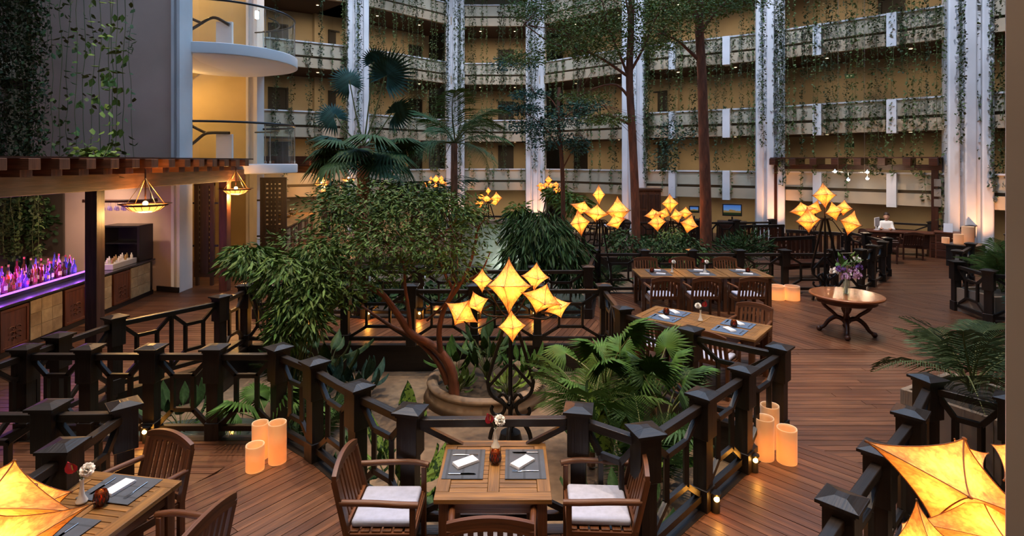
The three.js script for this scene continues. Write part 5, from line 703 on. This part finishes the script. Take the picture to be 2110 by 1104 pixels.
palm('tall fern-like palm in the beige box at the right edge by the broad column', 'fern_palm', 10.2, 11.6, .42, .1, areca, 20, M.leafMid, { p0: .35, p1: 1.4 });
palm('feathery palm behind the beige box at the right edge', 'feathery_palm', 9.4, 9.6, 0, .1, areca, 9, M.leafBlue, { p0: .1, p1: 1.0 });
palm('bright fern clump low between the pond walkway and the dark weeping bush', 'fern', -.3, 12.4, -.45, .05, fern, 14, M.leafMid, { p0: .3, p1: 1.2 });
palm('fern clump at the foot of the bamboo bush', 'fern', -3.5, 8.6, -.45, .05, fern, 12, M.leafDark, { p0: .2, p1: 1.2 });
palm('drooping fern at the dark end of the left railing row', 'fern', -2.45, 6.85, -.45, .05, fern, 9, M.leafDark, { p0: .5, p1: 1.2 });
palm('arching palm leaves low behind the garden railing at the right of the front table', 'areca_palm', 1.35, 5.85, -.45, .1, areca, 8, M.leafDark, { p0: .6, p1: 1.3 });
palm('bright green palm clump between the two straight trunks', 'areca_palm', 4.1, 14.6, -.45, .2, areca, 12, M.leafMid, { p0: .2, p1: 1.2 });
palm('dark palm clump behind the angled table, left of the terrace row', 'areca_palm', 2.4, 14.4, -.45, .2, areca, 14, M.leafDark, { p0: .1, p1: 1.2 });
// --- tall straight trees with layered fine crowns
function tallTree(label, root, trunk, branches, pads, mat, size, r) {
  const t = thing('tall_tree', label, 'tree', root.toArray()); mesh('trunk', taper(trunk, r, r * .62, 26, 10), M.bark, t); branches.forEach((b) => mesh('branch', taper(b, r * .34, r * .1, 12, 6), M.bark, t));
  const ends = branches.map((b) => b[b.length - 1]).concat([trunk[trunk.length - 1]]); sprayTwigs(t, M.bark, (c) => ends.reduce((a, b) => a.distanceTo(c) < b.distanceTo(c) ? a : b), pads, r * .07); foliage(t, 'small', mat, pads, size * .66, { droop: -.1, fill: .5, k: 1.7 });
}
{
  const mk = (d0, X) => { const root = V(X, -.45, -d0), q = (x, y, d = d0) => L0(root, x, y, d), pads = (l) => l.map(([x, y, rx, ry, n, dd = d0]) => [q(x, y, dd), rx * dd / FPX, ry * dd / FPX, rx * dd / FPX * .8, n]); return [root, q, pads]; };
  { const [root, q, pads] = mk(15, 3.36); tallTree('slender straight tree with layered fine crown, in front of the column right of centre', root, [V(0, 0, 0), q(1309, 420), q(1303, 280), q(1297, 160), q(1300, 60), q(1302, -40)],
    [[q(1299, 170), q(1280, 120), q(1255, 60), q(1240, 0)], [q(1298, 150), q(1325, 100), q(1350, 40), q(1380, -10)], [q(1300, 205), q(1270, 175), q(1230, 180), q(1190, 200)], [q(1304, 260), q(1275, 245), q(1240, 236), q(1215, 245)], [q(1298, 160), q(1220, 110), q(1140, 90), q(1080, 50)], [q(1300, 120), q(1300, 60), q(1290, 0), q(1285, -60)]],
    pads([[1150, 30, 100, 30, 900], [1230, 60, 80, 34, 800], [1180, 90, 90, 24, 800], [1310, 50, 90, 40, 900], [1240, 110, 70, 22, 500], [1330, 100, 60, 26, 420], [1400, 20, 90, 32, 800], [1250, 245, 55, 14, 420], [1200, 200, 60, 12, 300], [1080, 120, 55, 18, 420], [1090, 15, 60, 28, 500], [1290, 0, 90, 34, 700]]), M.leafTall, .12, .13); }
  { const [root, q, pads] = mk(15.6, 5.42); tallTree('thick straight reddish trunk with a high crown, behind the middle of the terrace row', root, [V(0, 0, 0), q(1454, 420), q(1450, 280), q(1446, 150), q(1441, 60), q(1440, -60)],
    [[q(1443, 80), q(1430, 30), q(1415, -10), q(1400, -50)], [q(1442, 70), q(1470, 30), q(1500, 0), q(1530, -30)], [q(1446, 130), q(1415, 100), q(1390, 80), q(1360, 70)], [q(1441, 40), q(1440, 10), q(1445, -40)]],
    pads([[1400, 60, 70, 24, 420], [1470, 10, 80, 26, 620], [1530, 0, 60, 28, 420], [1420, -10, 80, 26, 500], [1360, 90, 50, 18, 260]]), M.leafTall, .12, .17); }
  { const [root, q, pads] = mk(19, 1.75); tallTree('thin dark tree with flat leafy tiers in front of the right rear column', root, [V(0, 0, 0), q(1160, 400), q(1157, 320), q(1150, 240), q(1152, 180)],
    [[q(1156, 310), q(1120, 260), q(1085, 235), q(1050, 225)], [q(1152, 250), q(1190, 225), q(1240, 215)], [q(1158, 350), q(1180, 310), q(1200, 280)], [q(1152, 230), q(1130, 200), q(1100, 190)]],
    pads([[1075, 225, 50, 14, 500], [1100, 260, 60, 20, 620], [1170, 240, 60, 22, 520], [1210, 215, 50, 14, 320], [1140, 290, 60, 20, 420], [1190, 300, 30, 20, 200], [1060, 130, 50, 16, 260], [1090, 195, 40, 12, 260], [1390, 280, 40, 34, 240], [1370, 330, 30, 30, 160]]), M.leafBlue, .15, .09); }
}
// waterfall wall and pond
{
  const t = thing('waterfall_wall', 'pale stone waterfall wall with a lit spray at its foot, left of the dark weeping bush', 'fountain', [-.45, -.46, -17.2]); mesh('wall_panel', bx(2.6, 1.75, .3, 0, .87, -.2, .02), std(.68, .66, .55, .6, { map: groundTex }), t); mesh('coping', bx(2.8, .1, .42, 0, 1.78, -.18, .01), M.stone, t);
  const pos = [], idx = []; for (let i = 0; i <= 24; i++) for (let j = 0; j <= 12; j++) { pos.push(-1.2 + i * .1, 1.75 - j * .135, .0 + .018 * Math.sin(i * 2.1 + j * .6) + .02 * rnd()); if (i && j) { const a = i * 13 + j; idx.push(a - 14, a - 13, a, a - 14, a, a - 1); } } mesh('water_sheet', geo(pos, idx), new THREE.MeshPhysicalMaterial({ color: C(.9, .96, .92), roughness: .08, transmission: .97, thickness: 0, ior: 1.33 }), t);
  const jets = []; for (let i = 0; i < 26; i++) { const a = (i / 25 - .5) * 2.2, r = rr(.2, .5); jets.push(tube([V(.35, .12, .25), V(.35 + Math.sin(a) * r * .6, .12 + Math.cos(a) * .22, .25 + rr(-.1, .1)), V(.35 + Math.sin(a) * r, .1 + rr(0, .1), .25 + rr(-.15, .15))], .008, 6, 4)); } mesh('spray', jets, M.napkin, t); mesh('uplight', cyl(.07, .08, .06, 12, .35, .1, .3), glow(.9, .95, 1, 4), t); lampPoint(t, .35, .24, .36, 0xe8f4ff, 7, 3);
  const w = struct('water', lathe([[.001, 0], [2.4, 0], [2.5, -.04]], 40), M.water); w.position.set(-.5, -.36, -14.4); const w2 = struct('water', lathe([[.001, 0], [1.1, 0], [1.2, -.04]], 32), M.water); w2.position.set(-4.0, -.38, -7.2); w2.scale.set(1, 1, .55);
}
// ---------------------------------------------------------------- hanging vines
function vineProto(len, perM, size, spread, mat, kind) {
  const pos = [], idx = [], uv = [], src = LEAF[kind], sp = src.attributes.position, n = Math.round(len * perM), stemPts = []; for (let i = 0; i <= Math.ceil(len * 2); i++) stemPts.push(V(rr(-.04, .04) + .03 * Math.sin(i), -len * i / Math.ceil(len * 2), rr(-.03, .03)));
  const v = new THREE.Vector3(); for (let i = 0; i < n; i++) { const f = rnd(), y = -len * f, a = rr(0, 6.283), s = size * rr(.6, 1.3) * (f > .9 ? 1.1 : 1); _o.position.set(Math.cos(a) * spread * rnd(), y, Math.sin(a) * spread * rnd()); _o.rotation.set(rr(1.6, 3.0), a, rr(-.6, .6), 'YXZ'); _o.scale.setScalar(s); _o.updateMatrix(); const o = pos.length / 3; for (let k = 0; k < sp.count; k++) { v.fromBufferAttribute(sp, k).applyMatrix4(_o.matrix); pos.push(v.x, v.y, v.z); uv.push(rnd(), rnd()); } for (const k of src.index.array) idx.push(o + k); }
  return { leaves: geo(pos, idx, uv), stem: tube(stemPts, .006, stemPts.length * 2, 4), mat };
}
const VP = [[1.0, 34, .095], [2.2, 34, .095], [3.6, 34, .095], [5.5, 36, .095], [8, 36, .095], [9.6, 38, .095]].map(([l, n, s]) => [l, [vineProto(l, n, s, .1, M.ivy, 'broad'), vineProto(l, n * 1.7, s, .16, M.ivyDark, 'broad')]]);
function vine(kind, dense, p, label, group, sx = 1) { const [, v] = VP[kind], g = v[dense], t = thing('hanging_vine', label, 'vine', p.toArray(), rr(0, 6), group); mesh('stem', g.stem, M.stem, t); const m = mesh('leaves', g.leaves, g.mat, t); m.userData.kind = 'stuff'; t.scale.set(sx, 1, sx); }
const VN = [9, 19, 14, 13, 19, 30, 7];
vineSpots.forEach(({ Q, L, b }) => {
  const where = `in front of the ${SIDE[b]} gallery bay`;
  for (let i = 0; i < VN[b]; i++) { const s = L * (i + rr(.2, .8)) / VN[b], dense = rnd() < (b === 5 ? .45 : .3) ? 1 : 0, k = pick([3, 4, 4, 5, 5]); vine(k, dense, Q(s, k === 3 ? .18 : rr(.22, .5), k === 3 ? pick([8.7, 11.9]) : 12.3), `long hanging vine ${where}, ${dense ? 'dark dense strand' : 'thin strand'}`, `${dense ? 'dark dense' : 'thin'} vines ${where}`, rr(.8, 1.3)); }
  for (let k = 0; k < 3; k++) for (let i = 0; i < 7; i++) { const z = pick([0, 0, 1]); vine(z, 0, Q(L * (i + rr(.1, .9)) / 7, .2, LEVELS[k] + .05), `short ivy trailing over the ${['lowest', 'second', 'third'][k]} parapet ${where}`, `short ivy on the ${['lowest', 'second', 'third'][k]} parapet ${where}`, rr(.9, 1.6)); }
});
// vines climbing down the columns
[[1, -.35, 5], [1, .2, 5], [2, .3, 5], [3, -.35, 4], [4, .3, 5], [4, .4, 4], [5, .15, 5], [5, -.5, 4], [6, .45, 5], [6, .2, 5], [6, -.6, 4], [6, .75, 5]].forEach(([c, o, k]) => { const [X, d, w] = COLS[c]; for (let r = 0; r < 2; r++) vine(k, r, P(X + o * w + rr(-.08, .08), d - .75, 12.6 - r * .8), `ivy strand hanging close against the ${['', 'column behind the fan palm', 'left rear column', 'right rear column', 'column behind the slender trunk', 'column beside the canopy', 'broad right column'][c]}`, `ivy strands against the ${['', 'column behind the fan palm', 'left rear column', 'right rear column', 'column behind the slender trunk', 'column beside the canopy', 'broad right column'][c]}`, 1); });
// dense curtain at the far left and the sparse yellow-green strands over the pergola
for (let i = 0; i < 18; i++) vine(pick([4, 5]), i % 3 ? 1 : 0, at(rr(-20, 95), 100, 12.6).setY(rr(10, 12.5)), `vine in the ${i % 3 ? 'dark dense' : 'thin'} curtain hanging at the far left above the pergola`, `${i % 3 ? 'dark dense' : 'thin'} vine curtain at the far left`, 1);
{
  const lp = [vineProto(5.5, 9, .16, .2, M.leafLight, 'broad'), vineProto(5.5, 6, .13, .16, M.ivy, 'broad'), vineProto(5.5, 13, .13, .18, M.leafMid, 'broad')];
  [[105, 11.5, 2], [125, 11.2, 1], [140, 11.6, 2], [158, 11, 1], [172, 11.4, 0], [190, 11.2, 1], [205, 10.6, 0], [225, 10.4, 0], [232, 10.8, 0], [240, 10.4, 0], [256, 10.9, 1], [270, 11, 1]].forEach(([px, d, k], i) => { const t = thing('hanging_vine', `${['sparse yellow-green', 'nearly bare', 'leafy green'][k]} vine hanging over the pergola in front of the mauve wall`, 'vine', at(px, 100, d).setY(i % 2 ? 8.7 : 8.4).toArray(), rr(0, 6), `${['sparse yellow-green', 'nearly bare', 'leafy green'][k]} vines over the pergola`); mesh('stem', lp[k].stem, M.stem, t); mesh('leaves', lp[k].leaves, lp[k].mat, t).userData.kind = 'stuff'; });
  const t = thing('trailing_vine', 'tangle of trailing vine ends spilling over the pergola edge', 'vine', [-7.3, 3.3, -10]), pads = [[V(0, -.05, .1), .3, .22, .25, 90], [V(.12, -.3, .15), .25, .16, .2, 60], [V(-.3, .05, 0), .3, .12, .2, 50]]; mesh('stem', [tube([V(-.3, .1, 0), V(-.2, -.25, .2), V(.05, -.35, .25), V(.25, -.15, .2)], .008, 14, 5), tube([V(.1, .2, 0), V(.1, -.2, .25), V(.2, -.45, .28)], .007, 12, 5)], M.stem, t); foliage(t, 'broad', M.leafLight, pads, .12);
}
// planted green wall behind the bottles
{
  const t = thing('green_wall', 'panel of dark climbing plants on the wall behind the bar bottles', 'green wall', [-11.85, 1.75, -13.7]); mesh('backing', bx(1.7, 1.75, .06, 0, 0, 0), M.soil, t); foliage(t, 'round', M.leafDark, [[V(0, 0, .12), .85, .9, .1, 700]], .13, { fill: .9 });
}
// ---------------------------------------------------------------- the woman at the reception desk
function blob(bones, cell, k = .03) {
  const lo = V(9, 9, 9), hi = V(-9, -9, -9); for (const [a, b, r, s] of bones) { const m = Math.max(r, s) + .05; for (const p of [a, b]) { lo.min(p.clone().subScalar(m)); hi.max(p.clone().addScalar(m)); } }
  const c = lo.clone().add(hi).multiplyScalar(.5), half = Math.max(hi.x - lo.x, hi.y - lo.y, hi.z - lo.z) / 2, N = Math.min(130, Math.ceil(2 * half / cell) + 4), mc = new MarchingCubes(N, M.skin, false, false, 120000); mc.isolation = 0; const p = V(0, 0, 0), ab = V(0, 0, 0), ap = V(0, 0, 0);
  for (let z = 0; z < N; z++) for (let y = 0; y < N; y++) for (let x = 0; x < N; x++) {
    p.set((x - N / 2) / (N / 2), (y - N / 2) / (N / 2), (z - N / 2) / (N / 2)).multiplyScalar(half).add(c); let D = 9;
    for (const [a, b, r, s, sx = 1, sz = 1] of bones) { ab.subVectors(b, a); ap.subVectors(p, a); const t = Math.max(0, Math.min(1, ap.dot(ab) / Math.max(1e-6, ab.lengthSq()))); const dx = (ap.x - ab.x * t) / sx, dy = ap.y - ab.y * t, dz = (ap.z - ab.z * t) / sz, d = Math.sqrt(dx * dx + dy * dy + dz * dz) - (r + (s - r) * t), h = Math.max(0, Math.min(1, .5 + .5 * (D - d) / k)); D = D + (d - D) * h - k * h * (1 - h); }
    mc.field[x + y * N + z * N * N] = -D;
  }
  mc.update(); const n = mc.count, g = new THREE.BufferGeometry(); g.setAttribute('position', new THREE.BufferAttribute(mc.positionArray.slice(0, n * 3), 3)); g.setAttribute('normal', new THREE.BufferAttribute(mc.normalArray.slice(0, n * 3), 3)); g.scale(half, half, half).translate(c.x, c.y, c.z); g.setAttribute('uv', new THREE.BufferAttribute(new Float32Array(n * 2), 2)); return g;
}
{
  const S = .5, sh = V(.14, S + .53, 0), el = V(.205, S + .3, .1), wr = V(.13, S + .345, .32), hip = V(.09, S + .09, 0), kn = V(.11, S + .08, .4), an = V(.1, .08, .36), mir = (v) => V(-v.x, v.y, v.z), both = (l) => l.concat(l.map(([a, b, ...r]) => [mir(a), mir(b), ...r]));
  const fingers = []; for (let i = 0; i < 5; i++) { const o = i === 4, b = wr.clone().add(o ? V(-.03, 0, .03) : V(-.03 + i * .019, .002, .085)), e = b.clone().add(o ? V(-.03, .005, .035) : V(-.006 + i * .002, -.006, [.06, .07, .066, .05][i])); fingers.push([b, b.clone().lerp(e, .55).add(V(0, .008, 0)), .0095, .0085], [b.clone().lerp(e, .55).add(V(0, .008, 0)), e, .0085, .007]); }
  const skin = blob([[V(0, S + .1, 0), V(0, S + .3, .01), .13, .11, 1.1, .8], [V(0, S + .3, .01), V(0, S + .47, 0), .12, .13, 1.15, .75], [V(0, S + .53, 0), V(0, S + .62, .015), .05, .048], [V(0, S + .72, .03), V(0, S + .78, .02), .078, .088, .92, 1.05], [V(0, S + .665, .06), V(0, S + .7, .05), .045, .065], [V(0, S + .705, .112), V(0, S + .735, .1), .012, .008], [V(.082, S + .72, .02), V(.082, S + .75, .015), .014, .012], [V(-.082, S + .72, .02), V(-.082, S + .75, .015), .014, .012],
    ...both([[V(.04, S + .52, 0), sh, .055, .055], [sh, el, .047, .038], [el, wr, .038, .026], [wr, wr.clone().add(V(0, 0, .07)), .026, .034, 1.15, 1], ...fingers, [hip, kn, .09, .058], [kn, an, .055, .036], [an, an.clone().add(V(0, -.035, .15)), .036, .03]])], .011, .022);
  const pp = V(13.25, 0, -19.75), t = mesh('person', skin, M.skin); t.position.copy(pp); t.rotation.y = -.62; tag(t, 'woman in a white blouse with dark tied-back hair sitting at the reception desk', 'person');
  mesh('blouse', blob([[V(0, S + .08, 0), V(0, S + .3, .01), .145, .125, 1.12, .85], [V(0, S + .3, .01), V(0, S + .48, 0), .135, .14, 1.17, .8], ...both([[V(.05, S + .525, 0), sh, .056, .058], [sh, el, .054, .05], [el, el.clone().lerp(wr, .45), .054, .045]])], .014, .03), M.shirt, t);
  mesh('trousers', blob(both([[V(.06, S + .09, -.01), hip, .13, .12], [hip, kn, .1, .07], [kn, an, .066, .05]]), .016, .03), M.skirt, t); mesh('shoe', blob(both([[an.clone().add(V(0, -.03, -.02)), an.clone().add(V(0, -.045, .16)), .042, .034]]), .012, .01), M.black, t);
  mesh('hair', blob([[V(0, S + .785, -.012), V(0, S + .812, .016), .096, .09, .96, 1.03], [V(0, S + .72, -.045), V(0, S + .77, -.04), .072, .084], [V(0, S + .74, -.13), V(0, S + .78, -.12), .04, .042]], .01, .02), M.hair, t);
  for (const s of [-1, 1]) mesh('eye', [sph(.008, s * .03, S + .742, .1, 8, 6)], M.hair, t); mesh('mouth', bx(.034, .007, .008, 0, S + .672, .106, .003), M.redPetal, t);
  const st = thing('desk_chair', 'dark desk chair under the woman in the white blouse', 'chair', pp.toArray(), -.62); mesh('seat', bx(.48, .06, .46, 0, S - .06, 0, .02), M.mahog, st); mesh('backrest', bx(.44, .4, .04, 0, S + .32, -.25, .015), M.teak, st); for (const x of [-.2, .2]) { mesh('leg', bar(V(x, 0, .19), V(x, S - .08, .19), .04, .04), M.mahog, st); mesh('leg', bar(V(x, 0, -.23), V(x, S + .4, -.25), .04, .04), M.mahog, st); }
}
renderer.render(scene, camera);
